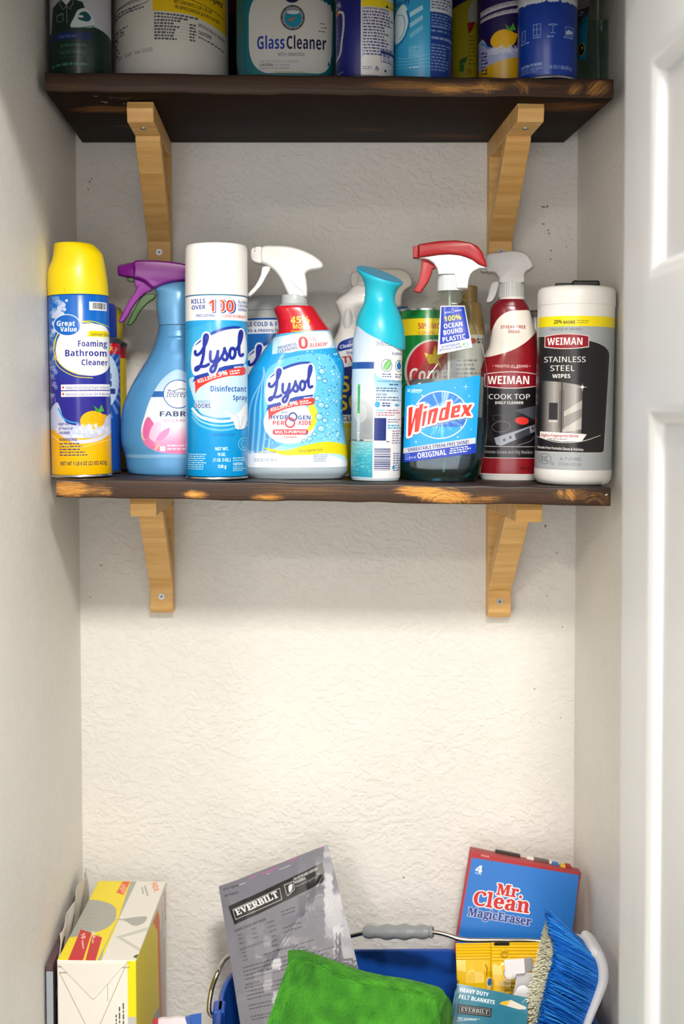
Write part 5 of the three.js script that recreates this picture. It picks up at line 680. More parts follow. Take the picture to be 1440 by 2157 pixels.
highCan(1152, 1.345, 62, 'spray_can', 'royal blue glass-cleaner can with white foam print, at the top right', 'spray can', '#123a9c', (g) => {
  R(g, 1080, -250, 150, 272, '#c3cad6'); T(g, 'GLASS CLEANER', 1107, 7, 15, '#173a8c', { w: 96 }); T(g, 'STREAK-FREE SHINE', 1126, 15, 7, '#274a94', { w: 62 }); for (let i = 0; i < 60; i++) E(g, 1088 + rnd() * 128, 19 + rnd() * 5, 3 + 2 * rnd(), 3, '#d5dae4');
  B(g, 'M1101 78L1107 76L1107 98L1100 98ZM1124 69L1139 69L1139 92L1124 92ZM1131 69L1131 92M1124 80L1139 80M1155 72Q1164 76 1173 72M1155 72Q1164 70 1173 72M1164 75L1164 88M1159 89L1169 89M1190 75L1205 75L1205 92L1190 92Z', '#b9c6e2', 1); P(g, [[1191, 85], [1196, 80], [1204, 83], [1204, 88], [1191, 91]], '#b9c6e2'); for (const x of [1098, 1123, 1152, 1186]) fine(g, x, x === 1098 ? 102 : 95, 19, 1, 5, '#8fa4d2', .6); T(g, 'CAUTION: EYE IRRITANT.', 1098, 156, 8, '#b9c6e2', { w: 46, r: -0.03 }); T(g, 'CONTENTS UNDER PRESSURE.', 1098, 162, 6, '#a9b8da', { w: 46, b: 0 }); T(g, 'AVOID EYE CONTACT.', 1098, 168, 6, '#a9b8da', { w: 36, b: 0 }); T(g, '16 OZ (1 LB) 453 g', 1157, 163, 10, '#c9d4ea', { b: 0, w: 46 });
}, { cap: 0xdfe2e6, rough: 0.3 });
{ // clear bottle at the right end of the top shelf
  const { cx, by, pos, s } = high(1258, 1.42), t = thing('trigger_bottle', 'clear spray bottle with pale liquid, at the right end of the top shelf', 'spray bottle', pos, s), rows = [[-20, 1240, 1276, 16], [0, 1240, 1276, 17], [20, 1238, 1278, 18, 2.2], [40, 1222, 1294, 26, 2.4], [60, 1216, 1300, 31, 2.6], [150, 1215, 1301, 32, 2.8], [by - 5, 1217, 1299, 31, 2.8], [by, 1222, 1294, 28, 2.8]];
  part(t, 'body', loft(rows, cx, by), clear); part(t, 'liquid', loft([[52, 1221, 1295, 28, 2.6], [150, 1218, 1298, 29.5, 2.8], [by - 5, 1220, 1296, 28.5, 2.8], [by - 2, 1225, 1291, 26, 2.8]], cx, by), phys(0xffffff, 0.02, { transmission: 1, thickness: 0.05, ior: 1.33, attenuationColor: 0xa8d0bc, attenuationDistance: 0.05 })); part(t, 'dip_tube', tube([V(0, by + 20, 0), V(0, by - 60, 0), V(2, by - by + 8, 2)], 3, 20, 10), phys(0xcfe0d6, 0.3, { transmission: 0.5, thickness: 0 }));
  const q = sheet(1216, 15, 1240, 135, 3, '#12303c'), g = q.g; R(g, 1216, 15, 24, 120, '#1d7fa8'); P(g, [[1216, 15], [1240, 15], [1240, 30], [1222, 50], [1216, 70]], '#39303a'); T(g, '1/3', 1224, 34, 11, '#cfc0c8', { w: 12, r: -1 }); E(g, 1227, 113, 8, 14, '#15161c', '#d3c01e', 1.6); E(g, 1229, 110, 2, 4, '#d3c01e'); part(t, 'label', onFront(rows, cx, by, [1217, 20], [1240, 15], [1234, 132], [1216, 128], 0.4, 8, 10), gloss(tex(q.c), 0.4)); collar(t, cx, by, 1238, 1278, -50, -18, P_(0x8f979a, 0.4), 36); part(t, 'trigger_head', puff([[1200, -90], [1230, -110], [1290, -112], [1312, -80], [1285, -48], [1236, -48], [1226, -66], [1200, -70]], cx, by, 18, { bevel: 4, bt: 9 }), P_(0x9aa2a6, 0.4));
}

// ---------- things at the bottom ----------
const lowPhys = (m, r = 0.45, o = {}) => phys(0xffffff, r, { map: m, ...o });
{ // bin-liner carton, turned a little; a torn carton and its liner stand in the gap to the wall
  const W = 0.083, H = 0.298, D = 0.222, t = thing('liner_box', 'white and yellow bin-liner carton standing at the bottom left', 'box', [-0.1965, LOW, 0.142], 1, 0, -0.045);
  const top = sketch([205, 1858], [353, 1858], [118, 2022], 84, 222, '#f2dc08', 4), g = top.g, z = ([x, y]) => [60 + x / 3.79, 1820 + y / 3.79], Z = (a) => a.map(z);
  P(g, Z([[850, 140], [1150, 140], [860, 780], [530, 780], [690, 470]]), '#e6e3da'); P(g, Z([[815, 150], [865, 150], [560, 690], [530, 780], [500, 780], [690, 450]]), '#a9aaa4'); S(g, Z([[455, 318], [560, 322], [640, 350], [672, 385], [660, 470], [600, 530], [500, 570], [380, 600], [270, 596], [380, 430]]), '#a7a8a0'); fine(g, ...z([330, 400]), 60, 8, 7, 'rgba(150,150,142,.5)', .3); S(g, Z([[655, 470], [720, 465], [800, 452], [905, 448], [880, 490], [800, 518], [730, 480]]), '#a9aaa2');
  P(g, Z([[690, 590], [905, 525], [905, 548], [700, 606], [840, 690], [810, 700], [650, 600]]), '#c9c8c0'); P(g, Z([[395, 548], [475, 575], [405, 765], [300, 765]]), '#c8202a'); P(g, Z([[480, 585], [552, 606], [495, 765], [424, 765]]), '#c8202a'); P(g, Z([[752, 150], [812, 150], [745, 270], [688, 250]]), '#e8622c'); for (const [x, y] of [[745, 185], [728, 215]]) { g.save(); g.translate(...z([x, y])); g.rotate(1.08); fine(g, -2, -4, 16, 2, 4, '#f6d8b8', .5); g.restore(); }
  const rt = (s, p, size, c, r, w) => { g.save(); g.translate(...z(p)); g.transform(1, 0, -0.5, 1, 0, 0); g.rotate(r); T(g, s, 0, 0, size, c, { w }); g.restore(); }; g.save(); g.translate(...z([985, 165])); g.transform(0.13, 0.98, -0.98, 0.38, 0, 0); T(g, 'HDX', 0, 0, 17, '#ee6a2c', { w: 21 }); T(g, 'Waterblocker', 0, 17, 6, '#6a6a64', { w: 24 }); T(g, 'Trash Bags', 0, 24, 5, '#6a6a64', { w: 16 }); g.restore(); g.save(); g.translate(...z([395, 580])); g.transform(0.1, 1, -0.9, 0.3, 0, 0); T(g, '10', 0, 0, 12, '#f6e6d8', { w: 11 }); T(g, 'Gallon', 13, 0, 6, '#f6e6d8', { w: 16 }); T(g, '250', 2, -23, 9, '#f6e6d8', { w: 14 }); T(g, 'bags', 17, -22, 5, '#f6e6d8', { w: 8 }); g.restore();
  P(g, Z([[765, 735], [800, 720], [838, 732], [835, 745], [790, 748], [770, 745]]), '#4a443c');
  const front = sheet(118, 2015, 284, 2300, 3, '#e6e3da'), h = front.g; const fz = ([x, y]) => [60 + x / 3.79, 1820 + y / 3.79]; R(h, 266, 2015, 20, 57, '#f0da0a'); R(h, 266, 2072, 20, 230, '#bcbcb8'); B(h, 'M118 2022L270 2022M123 2028L193 2096L266 2016M192 2096L192 2300M123 2028L224 2028L224 2056', '#9c8a70', 1); B(h, 'M118 2030L118 2300', '#5a6a8c', 3); for (const [x, y, l] of [[258, 2058, 110], [250, 2062, 110], [243, 2070, 60], [231, 2086, 90], [225, 2092, 90], [220, 2098, 90]]) { h.save(); h.translate(x, y); h.rotate(Math.PI / 2); fine(h, 0, 0, l, 1, 4.6, '#4c4a48', .6); h.restore(); }
  const side = sheet(0, 0, 222, 298, 2.4, '#bcbdb8'), k = side.g; P(k, [[0, 0], [222, 0], [222, 298], [205, 298], [178, 40], [0, 40]], '#e2dfd8'); P(k, [[0, 0], [150, 6], [168, 20], [176, 130], [130, 118], [70, 112], [26, 140], [0, 150]], '#ecd614'); P(k, [[0, 150], [26, 140], [70, 112], [130, 118], [176, 130], [178, 298], [0, 298]], grad(k, 0, 0, 178, 0, ['#b0b1ac', '#c6c6c2', '#a2a39e'])); P(k, [[118, 8], [154, 8], [166, 24], [182, 190], [166, 186], [148, 30]], '#e8703a'); R(k, 188, 24, 4, 150, '#9a9a94'); R(k, 198, 60, 6, 110, '#e0987a'); P(k, [[0, 190], [64, 268], [58, 298], [0, 298]], '#c42434'); k.save(); k.translate(206, 8); k.rotate(1.57); T(k, 'HDX', 0, 0, 18, '#ee7a44', { w: 40 }); k.restore();
  const plain = std(0xdad6cc, 0.6), b = new RoundedBoxGeometry(W, H, D, 3, 0.0015).translate(0, H / 2, 0), u = b.attributes.uv, p = b.attributes.position;
  b.groups.forEach((q, i) => { for (let j = q.start; j < q.start + q.count; j++) { const x = p.getX(j) / W + 0.5, y = p.getY(j) / H, zz = p.getZ(j) / D + 0.5; if (i === 0) u.setXY(j, 1 - zz, y); else if (i === 2) u.setXY(j, x, 1 - zz); else if (i === 4) u.setXY(j, x, y); } });
  const bs = [lowPhys(tex(side.c)), plain, lowPhys(tex(top.c), 0.4), plain, lowPhys(tex(front.c), 0.55), plain]; part(t, 'carton', b, bs);
  part(t, 'end_flap', sheetMesh(V(-W / 2 + 0.002, H - 0.004, D / 2 + 0.0006), V(W / 2 - 0.012, H - 0.004, D / 2 + 0.0006), V(-0.002, H - 0.04, D / 2 + 0.0009), V(-0.0045, H - 0.04, D / 2 + 0.0009), 6, 6, 0.0008), std(0xe2dfd6, 0.6)); part(t, 'torn_corner', new THREE.IcosahedronGeometry(0.004, 1).scale(1.3, 0.5, 0.8).translate(W / 2 - 0.007, H - 0.002, D / 2 - 0.003), std(0x8a7a68, 0.9));
}
{
  const t = thing('torn_box', 'torn dark carton wedged between the wall and the bin-liner carton', 'box', [-0.2512, LOW, 0.14]); part(t, 'carton', new RoundedBoxGeometry(0.0075, 0.292, 0.2, 2, 0.001).translate(0, 0.146, 0.01), std(0x5a4148, 0.6)); part(t, 'side_panel', new RoundedBoxGeometry(0.0072, 0.285, 0.0015, 2, 0.0006).translate(0.0006, 0.143, 0.1108), std(0x9aa4ae, 0.5), 'grey-blue front edge');
  const jag = (u) => 0.012 * Math.abs(Math.sin(u * 9)) + 0.008 * Math.sin(u * 23); const P0 = at(140, 1868, 1.5), P1 = at(113, 1975, 1.33);
  const g = sheetMesh(V(-0.2475, LOW + 0.312, 0.205), V(-0.2455, LOW + 0.314, 0.03), V(-0.246, LOW + 0.25, 0.03), V(-0.248, LOW + 0.25, 0.235), 22, 14, 0.0012, (u, v) => 0.0025 * Math.sin(u * 17 + v * 6) * (1 - v)), pos = g.attributes.position; for (let i = 0; i < pos.count; i++) { const yy = pos.getY(i), tt = Math.max(0, (yy - LOW - 0.29) / 0.05), u = (0.22 - pos.getZ(i)) / 0.19; pos.setY(i, yy - jag(u) * Math.min(1, tt) * (0.6 + 0.5 * Math.sin(u * 5))); } g.computeVertexNormals(); const m = part(t, 'torn_flap', g, std(0xbdb9ae, 0.6)); m.position.set(0.2512, -LOW, -0.14);
}
// ---------- bucket ----------
const RIM = EYE - 0.661, BKT = { x: 0.126, z: 0.19, w: 0.207, d: 0.165 };
{
  const t = thing('bucket', 'royal blue rectangular bucket with a wire handle, holding cleaning supplies', 'bucket', [BKT.x, LOW, BKT.z]), H = RIM - LOW, blue = P_(0x0747a6, 0.34);
  const r = (y, w, d) => [-y, -w, w, d, 3.6];
  const ring = [r(0, .155, .12), r(0.006, .16, .125), r(H - 0.03, .2, .158), r(H - 0.022, .2, .158), r(H - 0.021, .205, .163), r(H - 0.003, .207, .165), r(H, .205, .163)];
  const inner = [r(0.01, .152, .117), r(H - 0.02, .197, .155), r(H - 0.001, .201, .159), r(H, .203, .161)];
  const strip = (rows, flip) => { const g = loft(rows, 0, 0, { sub: 3, seg: 120 }); if (flip) { const i = g.index.array; for (let k = 0; k < i.length; k += 3) [i[k], i[k + 1]] = [i[k + 1], i[k]]; g.computeVertexNormals(); } const n = g.index.count - 120 * 3; g.setIndex(Array.from(g.index.array.slice(0, n))); g.computeVertexNormals(); return g; };   // without the top cap, so that it is open
  part(t, 'shell', strip(ring), blue); part(t, 'lining', strip(inner, true), blue); { const e = [], N = 120, pos = [], idx = []; for (const [w, d] of [[.205, .163], [.203, .161]]) for (let q = 0; q < N; q++) { const a = q / N * 6.2832, c = Math.cos(a), s = Math.sin(a); pos.push(Math.sign(c) * Math.abs(c) ** (2 / 3.6) * w, H, Math.sign(s) * Math.abs(s) ** (2 / 3.6) * d); } for (let q = 0; q < N; q++) { const a = q, b = (q + 1) % N; idx.push(a, a + N, b, b, a + N, b + N); } const g = new THREE.BufferGeometry(); g.setAttribute('position', new THREE.Float32BufferAttribute(pos, 3)); g.setIndex(idx); g.computeVertexNormals(); g.setAttribute('uv', new THREE.Float32BufferAttribute(new Array(N * 4).fill(0), 2)); part(t, 'rim', g, blue); }
  const wire = phys(0xb9b4aa, 0.22, { metalness: 1 }), loc = (p) => p.sub(V(BKT.x, LOW, BKT.z)), ear = V(-0.2115, H - 0.012, -0.02), w = [V(-0.2, H - 0.012, -0.02), ear, V(-0.2155, H - 0.008, -0.02), V(-0.2135, H + 0.014, -0.028), loc(at(458, 2050, 1.39)), loc(at(476, 2018, 1.43)), loc(at(520, 1997, 1.475)), loc(at(600, 1985, 1.483)), loc(at(700, 1978, 1.484)), loc(at(735, 1972, 1.48)), loc(at(768, 1965, 1.475)), loc(at(840, 1963, 1.462)), loc(at(912, 1963, 1.448)), loc(at(938, 1968, 1.443)), loc(at(965, 1977, 1.438)), loc(at(985, 1980, 1.436)), loc(at(1060, 1981, 1.434)), loc(at(1150, 1985, 1.43)), loc(at(1215, 2010, 1.41)), loc(at(1250, 2066, 1.38)), loc(at(1264, 2104, 1.37)), V(0.2135, H - 0.008, -0.02), V(0.2, H - 0.012, -0.02)];
  const hd = part(t, 'handle', tube(w, 0.0027, 200, 12), wire); const gp = [[0, 0], [0.0058, 0], [0.0072, 0.002]]; for (let i = 0; i <= 40; i++) { const u = i / 40; gp.push([0.0068 + 0.0016 * Math.sin(u * 3.14159 * 1) + 0.0009 * Math.sin(u * 6.2832 * 3.5 + 0.8), 0.003 + u * 0.072]); } gp.push([0.0072, 0.077], [0.0058, 0.079], [0, 0.079]);
  const a = loc(at(766, 1963, 1.475)), b = loc(at(912, 1963, 1.448)), G = lathe(gp, 32).scale(1, b.distanceTo(a) / 0.079, 1).rotateZ(-Math.PI / 2); { const m = part(hd, 'grip', G, P_(0x85898c, 0.42)); m.position.copy(a); m.quaternion.setFromUnitVectors(V(1, 0, 0), b.clone().sub(a).normalize()); } for (const s of [-1, 1]) part(t, 'ear', new RoundedBoxGeometry(0.014, 0.024, 0.026, 3, 0.003).translate(s * 0.2045, H - 0.012, -0.02), blue);
}
const FLOOR_IN = LOW + 0.012;
{ // grey zip pouch leaning on the back of the bucket
  const z = ([x, y]) => [420 + x / 3.789, 1750 + y / 3.789], TL = at(461, 1868, 1.462), TR = at(690, 1779, 1.468), px = [z([155, 440]), z([1020, 105]), z([350, 1540])], q = sketch(...px, 140, 170, '#6e6e78', 6), g = q.g, Z = (a) => a.map(z);
  P(g, Z([[235, 600], [970, 232], [985, 355], [285, 742]]), '#111113'); P(g, Z([[270, 625], [632, 440], [645, 520], [295, 700]]), null, '#c8c8cc', 0.9); const rt = (s, p, size, w, c = '#1e1e22', r = -0.47, o = {}) => T(g, s, ...z(p), size, c, { w, r, ...o });
  rt('EVERBILT', [302, 668], 17, 96, '#cfcfd2', -0.475, { f: 'serif', s: '#cfcfd2', sw: 0.8 }); g.save(); P(g, Z([[668, 415], [740, 380], [742, 440], [690, 490], [680, 470]]), null, '#c8c8cc', 1); S(g, Z([[700, 420], [728, 400], [725, 440], [705, 465]]), '#c8c8cc'); g.restore(); rt('FOR USE ON HARD SURFACES /', [745, 378], 6.4, 56, '#c8c8cc'); rt('REUSABLE', [752, 400], 6.4, 24, '#c8c8cc'); rt('Para usar en superficies', [755, 425], 4.4, 50, '#a8a8ac', -.47, { b: 0 });
  P(g, Z([[838, 462], [1000, 388], [1043, 548], [876, 620]]), null, '#55555c', 0.7); P(g, Z([[838, 500], [1000, 425]]), null, '#55555c', 0.6, true); S(g, Z([[870, 510], [980, 460], [1000, 520], [930, 570], [885, 545]]), null, '#44444c', 0.7); rt('para Tapetes', [195, 470], 7, 34, '#2a2a30', -.3); rt('de Fieltro', [205, 525], 7, 30, '#2a2a30', -.3);
  rt('SLIDERS CAN BE USED UNDER:', [290, 800], 6.4, 70); for (let i = 0; i < 3; i++) for (const [x, y, w] of [[305, 830, 11], [410, 775, 12], [520, 715, 20], [540, 815, 16]]) { rt('• ' + ['Tables', 'Sofas', 'Beds'][i], [x + i * 7, y + i * 32], 5, w, '#33333a'); } rt('LOS DESLIZADORES SE PUEDEN USAR:', [328, 940], 6, 72, '#33333a'); for (let i = 0; i < 3; i++) rt('• ' + ['Mesas', 'Sofás', 'Camas'][i], [340 + i * 6, 965 + i * 28], 4.6, 11, '#33333a');
  for (const [x, y, w, n, s] of [[640, 620, 38, 2, 22], [650, 735, 42, 2, 28], [480, 960, 152, 1, 10], [355, 1075, 190, 4, 28], [372, 1225, 195, 4, 27], [400, 1350, 170, 2, 24], [415, 1430, 150, 2, 20]]) for (let i = 0; i < n; i++) { g.save(); g.translate(...z([x + i * 6, y + i * s])); g.rotate(-.44); fine(g, 0, -3, w, 1, 4.4, '#3a3a42', .5); g.restore(); } rt('INSTRUCTIONS:', [375, 1200], 6, 30, '#26262c', -.45);
  const Pk = '#c04f96'; B(g, `M${z([400, 375])}L${z([450, 352])}M${z([490, 335])}Q${z([560, 318])} ${z([620, 285])}M${z([720, 240])}L${z([770, 208])}`, Pk, 1.6); E(g, ...z([960, 130]), 4, 2, Pk); B(g, `M${z([140, 560])}L${z([160, 700])}L${z([330, 1500])}`, 'rgba(190,150,200,.6)', 3);
  const foil = phys(0xffffff, 0.3, { map: tex(q.c), specularIntensity: 0.7, metalness: 0 }), geo = sheetMesh(TL, TR, at(782, 2150, 1.37), at(508, 2170, 1.37), 60, 80, 0.001, (u, v, s) => {
    const e = Math.min(1, 6 * Math.min(u, 1 - u), 6 * v), fold = (a, b, c, w, h) => h * Math.exp(-((((u - a) * Math.sin(c) - (v - b) * Math.cos(c)) / w) ** 2)); let h = 0.003 * e; h += fold(0.55, 0.42, -0.62, 0.014, 0.003) * (u > 0.22 && u < 0.9 ? 1 : 0.2) + fold(0.6, 0.56, 0.35, 0.013, 0.0024) * (u > .5 ? 1 : 0) + fold(0.85, 0.68, 1.9, 0.015, 0.0026) * (v > .5 ? 1 : .2) + fold(.3, .3, 1.2, .04, -0.001) + fold(.2, .6, 1.3, .03, .001); h += 0.0006 * (noise2(u * 6, v * 8) - 0.5) + 0.0009 * (noise2(u * 18, v * 7) - .5) * (v < .2 ? 1 : .5); return s * 0.4 * h + h * .6; });
  geo.computeVertexNormals(); const o = toCreasedNormals(geo, 1); const t = thing('zip_pouch', 'crinkled grey plastic pouch with black print, leaning out of the bucket', 'pouch', [TL.x, TL.y, TL.z]); const m = part(t, 'pouch', o, foil); m.position.set(-TL.x, -TL.y, -TL.z); const zp = part(t, 'zip_strip', tube([0, .2, .4, .6, .8, 1].map((u) => TL.clone().lerp(TR, u).sub(TL).add(V(0, -0.006, 0.004))), 0.0008, 20, 6), P_(0xa3a3ac, 0.3));
}
{ // blue sponge carton with a red lid edge; its printed mascot is left out
  const A = at(994, 1801, 1.47), Bp = at(1224, 1836, 1.47), C = at(972, 1985, 1.462), w = A.distanceTo(Bp), h = 0.12, d = 0.026, ang = Math.atan2(Bp.y - A.y, Bp.x - A.x), t = thing('sponge_box', 'blue sponge carton with a torn red top, propped up behind the bucket handle', 'box', [(A.x + Bp.x) / 2, (A.y + Bp.y) / 2, BACK - 1.47 - d / 2], 1, ang, -0.13); t.rotation.x = -0.16;
  const z = ([x, y]) => [740 + x / 2.571, 1760 + y / 2.571], q = sketch([990, 1801], [1221, 1836], [961, 2108], 232, 320, '#1a6fc4', 3), g = q.g, r0 = 0.15; P(g, [[985, 1795], [1225, 1832], [1224, 1841], [985, 1814]], '#a3161e'); P(g, [[985, 1795], [996, 1800], [976, 1985], [955, 2150]], '#b0202a'); P(g, [[1217, 1836], [1226, 1836], [1216, 2000], [1208, 2000]], '#7d2632'); T(g, 'PADS', 1013, 1811, 5, '#d9a8a8', { w: 18, r: r0 }); T(g, '4', 1003, 1842, 20, '#e9eef4', { w: 15, r: r0 }); T(g, 'PADS', 1003, 1846, 4.6, '#bcd4ec', { w: 14, r: r0 });
  const word = (s, p, size, w, c) => { T(g, s, ...z(p), size, '#f2f0ea', { w, r: 0.1, s: '#f2f0ea', sw: 5, f: 'serif' }); T(g, s, ...z(p), size, c, { w, r: 0.1, f: 'serif', s: c, sw: 1.4 }); }; word('Mr.', [795, 318], 29, 56, '#c2161e'); word('Clean', [672, 375], 38, 119, '#c2161e'); T(g, 'MagicEraser', ...z([652, 430]), 22, '#c9d8ee', { w: 132, r: 0.11, s: '#c9d8ee', sw: 3, f: 'serif' }); T(g, 'MagicEraser', ...z([652, 430]), 22, '#1d2880', { w: 132, r: 0.11, f: 'serif', s: '#1d2880', sw: 1 });
  const b = new RoundedBoxGeometry(w, h, d, 2, 0.001).translate(0, -h / 2, 0), u = b.attributes.uv, p = b.attributes.position; b.groups.forEach((gr, i) => { if (i === 4) for (let j = gr.start; j < gr.start + gr.count; j++) u.setXY(j, p.getX(j) / w + .5, 1 + p.getY(j) / 0.185); }); const red = std(0xa3202a, 0.5); part(t, 'carton', b, [red, red, std(0x9c1a22, 0.5), red, lowPhys(tex(q.c), 0.4), red]);
  for (const [x, c, l] of [[-0.02, 0x2b2320, .03], [0.02, 0xe4e0d8, .035], [0.036, 0x2a6fb8, .008], [0.045, 0xd8b820, .006], [0.052, 0xb02a30, .007], [0.02, 0x5a1a18, .02]]) part(t, 'torn_paper', new RoundedBoxGeometry(l, 0.003, 0.012, 2, 0.0008).translate(x, 0.001, d / 2 - 0.016 - 0.004 * (c % 3)), std(c, 0.7));
}
function packet(name, label, px, depths, draw, col) {   // a flow-wrapped packet with a crimped top seal
  const [TL, TR, BR, BL] = px.map(([x, y], i) => at(x, y, depths[i])), w = px[1][0] - px[0][0], h = px[3][1] - px[0][1], q = sketch(px[0], px[1], px[3], w, h, col, 5); draw(q.g);
  const geo = sheetMesh(TL, TR, BR, BL, 40, 90, 0.0016, (u, v, s) => { const seal = v < 0.22; let k = s * (seal ? 0.0002 : 0.009 * Math.sqrt(Math.max(0, Math.min(1, (v - .22) * 5))) * (4 * u * (1 - u)) ** 0.5); if (v < 0.2) k += 0.0009 * Math.sin(v * 190); else k += 0.0014 * (noise2(u * 7, v * 7) - .5) + 0.0012 * Math.sin(u * 14 + v * 9) * Math.exp(-(((v - .28) / .1) ** 2)); return k; });
  const t = thing(name, label, 'packet', [TL.x, TL.y, TL.z]), m = part(t, 'wrapper', geo, phys(0xffffff, 0.3, { map: tex(q.c), clearcoat: 0.15, clearcoatRoughness: 0.25 })); m.position.set(-TL.x, -TL.y, -TL.z); return t;
}
const p20 = ([x, y]) => [920 + x / 3.789, 1900 + y / 3.789];
packet('wipes_packet', 'yellow packet with a plain crimped seal, left of the other yellow packet', [[959, 1987], [1036, 1986], [1038, 2170], [966, 2175]], [1.425, 1.425, 1.40, 1.40], (g) => { E(g, ...p20([420, 640]), 6, 9, '#2a6fb8', '#e8e4d8', 1.6); fine(g, ...p20([400, 675]), 10, 2, 4, '#f0ead8'); B(g, `M${p20([385, 500])}L${p20([400, 530])}L${p20([392, 590])}`, '#4a3a10', 1.6); }, '#e3b70a');
{
  const t = packet('wipes_packet', 'yellow packet with black print and a hang hole, beside the blue brush', [[1034, 1985], [1140, 1985], [1146, 2200], [1036, 2200]], [1.418, 1.418, 1.385, 1.385], (g) => { R(g, 1040, 1985, 32, 7, '#15130c'); E(g, ...p20([575, 570]), 13, 13, '#d9d7cf', '#8f9298', 2); for (const [s, x, y, w] of [['Sometimes', 525, 655, 46], ['beauty', 570, 685, 32], ['requires', 530, 710, 40], ['work', 560, 735, 24]]) T(g, s, ...p20([x, y]), 8.4, '#2a2408', { w }); }, '#e3b70a');
  const h = at(1062, 2008, 1.41), r = part(t, 'hang_hole', new THREE.TorusGeometry(0.0036, 0.0008, 8, 24), P_(0xd9b420, 0.35)); r.position.copy(h.sub(t.position)); 
}
{ // folded white card tag
  const c = std(0xe6e6e8, 0.5), t = thing('card_tag', 'folded white card tag between the yellow packet and the blue brush', 'tag', at(1082, 2036, 1.362).toArray()); const q = (a, d) => a.map((p, i) => at(...p20(p), d[i]).sub(t.position)); part(t, 'front_face', sheetMesh(...q([[535, 462], [690, 452], [697, 566], [545, 580]], [1.36, 1.36, 1.36, 1.36]), 4, 4, 0.0014), c); part(t, 'side_face', sheetMesh(...q([[690, 452], [755, 440], [772, 540], [697, 566]], [1.36, 1.392, 1.392, 1.36]), 4, 4, 0.0014), c); part(t, 'back_leaf', sheetMesh(...q([[640, 572], [770, 566], [772, 770], [600, 772]], [1.364, 1.366, 1.37, 1.37]), 4, 4, 0.0014), std(0xd3d3d6, 0.5)); part(t, 'curled_end', puff([[640, 690], [690, 665], [740, 700], [755, 770], [600, 770], [620, 730]], 680, 720, 20, { bevel: 8, bt: 8 }).scale(0.000136, 0.000136, 0.0001), c).position.copy(at(...p20([680, 720]), 1.356).sub(t.position));
}
{ // teal backing-card pack of felt pads
  const px = [[962, 2072], [1112, 2102], [1106, 2230], [944, 2230]], q = sketch([955, 2072], [1112, 2103], [940, 2230], 160, 160, '#0f6a82', 5), g = q.g; P(g, [[950, 2072], [964, 2072], [950, 2230], [930, 2230]], '#0b5468'); T(g, 'HEAVY DUTY', ...p20([150, 715]), 12.5, '#dfe6e8', { w: 64, r: 0.2 }); T(g, 'FELT BLANKETS', ...p20([142, 772]), 12.5, '#dfe6e8', { w: 80, r: 0.2 }); P(g, [[140, 820], [418, 870], [410, 950], [135, 895]].map(p20), '#15181a'); P(g, [[155, 835], [402, 878], [398, 932], [150, 886]].map(p20), null, '#9aa0a0', 0.8); T(g, 'EVERBILT', ...p20([162, 878]), 12, '#aeb3b2', { w: 60, r: 0.18, f: 'serif' }); T(g, 'SELF ADHESIVE', ...p20([140, 942]), 7, '#b9c6ca', { w: 40, r: 0.17 }); R(g, 955, 2152, 50, 1, '#b9c6ca'); P(g, [[478, 830], [500, 812], [580, 795], [700, 860], [700, 885], [640, 885]].map(p20), '#cfc9bc'); P(g, [[478, 830], [500, 812], [572, 800], [545, 850]].map(p20), '#d6a91c'); B(g, `M${p20([670, 820])}L${p20([715, 765])}`, '#6fb4c4', 1.6);
  const D = [1.345, 1.34, 1.31, 1.31], [a, b, c, d] = px.map(([x, y], i) => at(x, y, D[i])), t = thing('felt_pad_pack', 'teal card pack with white lettering, in front of the yellow packets', 'packet', a.toArray()); const m = part(t, 'card', sheetMesh(a, b, c, d, 20, 20, 0.005, (u, v, s) => 0.0012 * Math.sin(u * 5) + (s > 0 ? 0.001 * Math.sin(v * 9) : 0)), lowPhys(tex(q.c), 0.35)); m.position.set(-a.x, -a.y, -a.z); part(t, 'torn_edge', sheetMesh(...[[958, 2086], [966, 2074], [950, 2200], [938, 2200]].map(([x, y]) => at(x, y, 1.336).sub(a)), 6, 20, 0.0012, (u, v) => 0.002 * (noise2(u * 3, v * 30) - .5)), std(0x4c8a9a, 0.6));
}
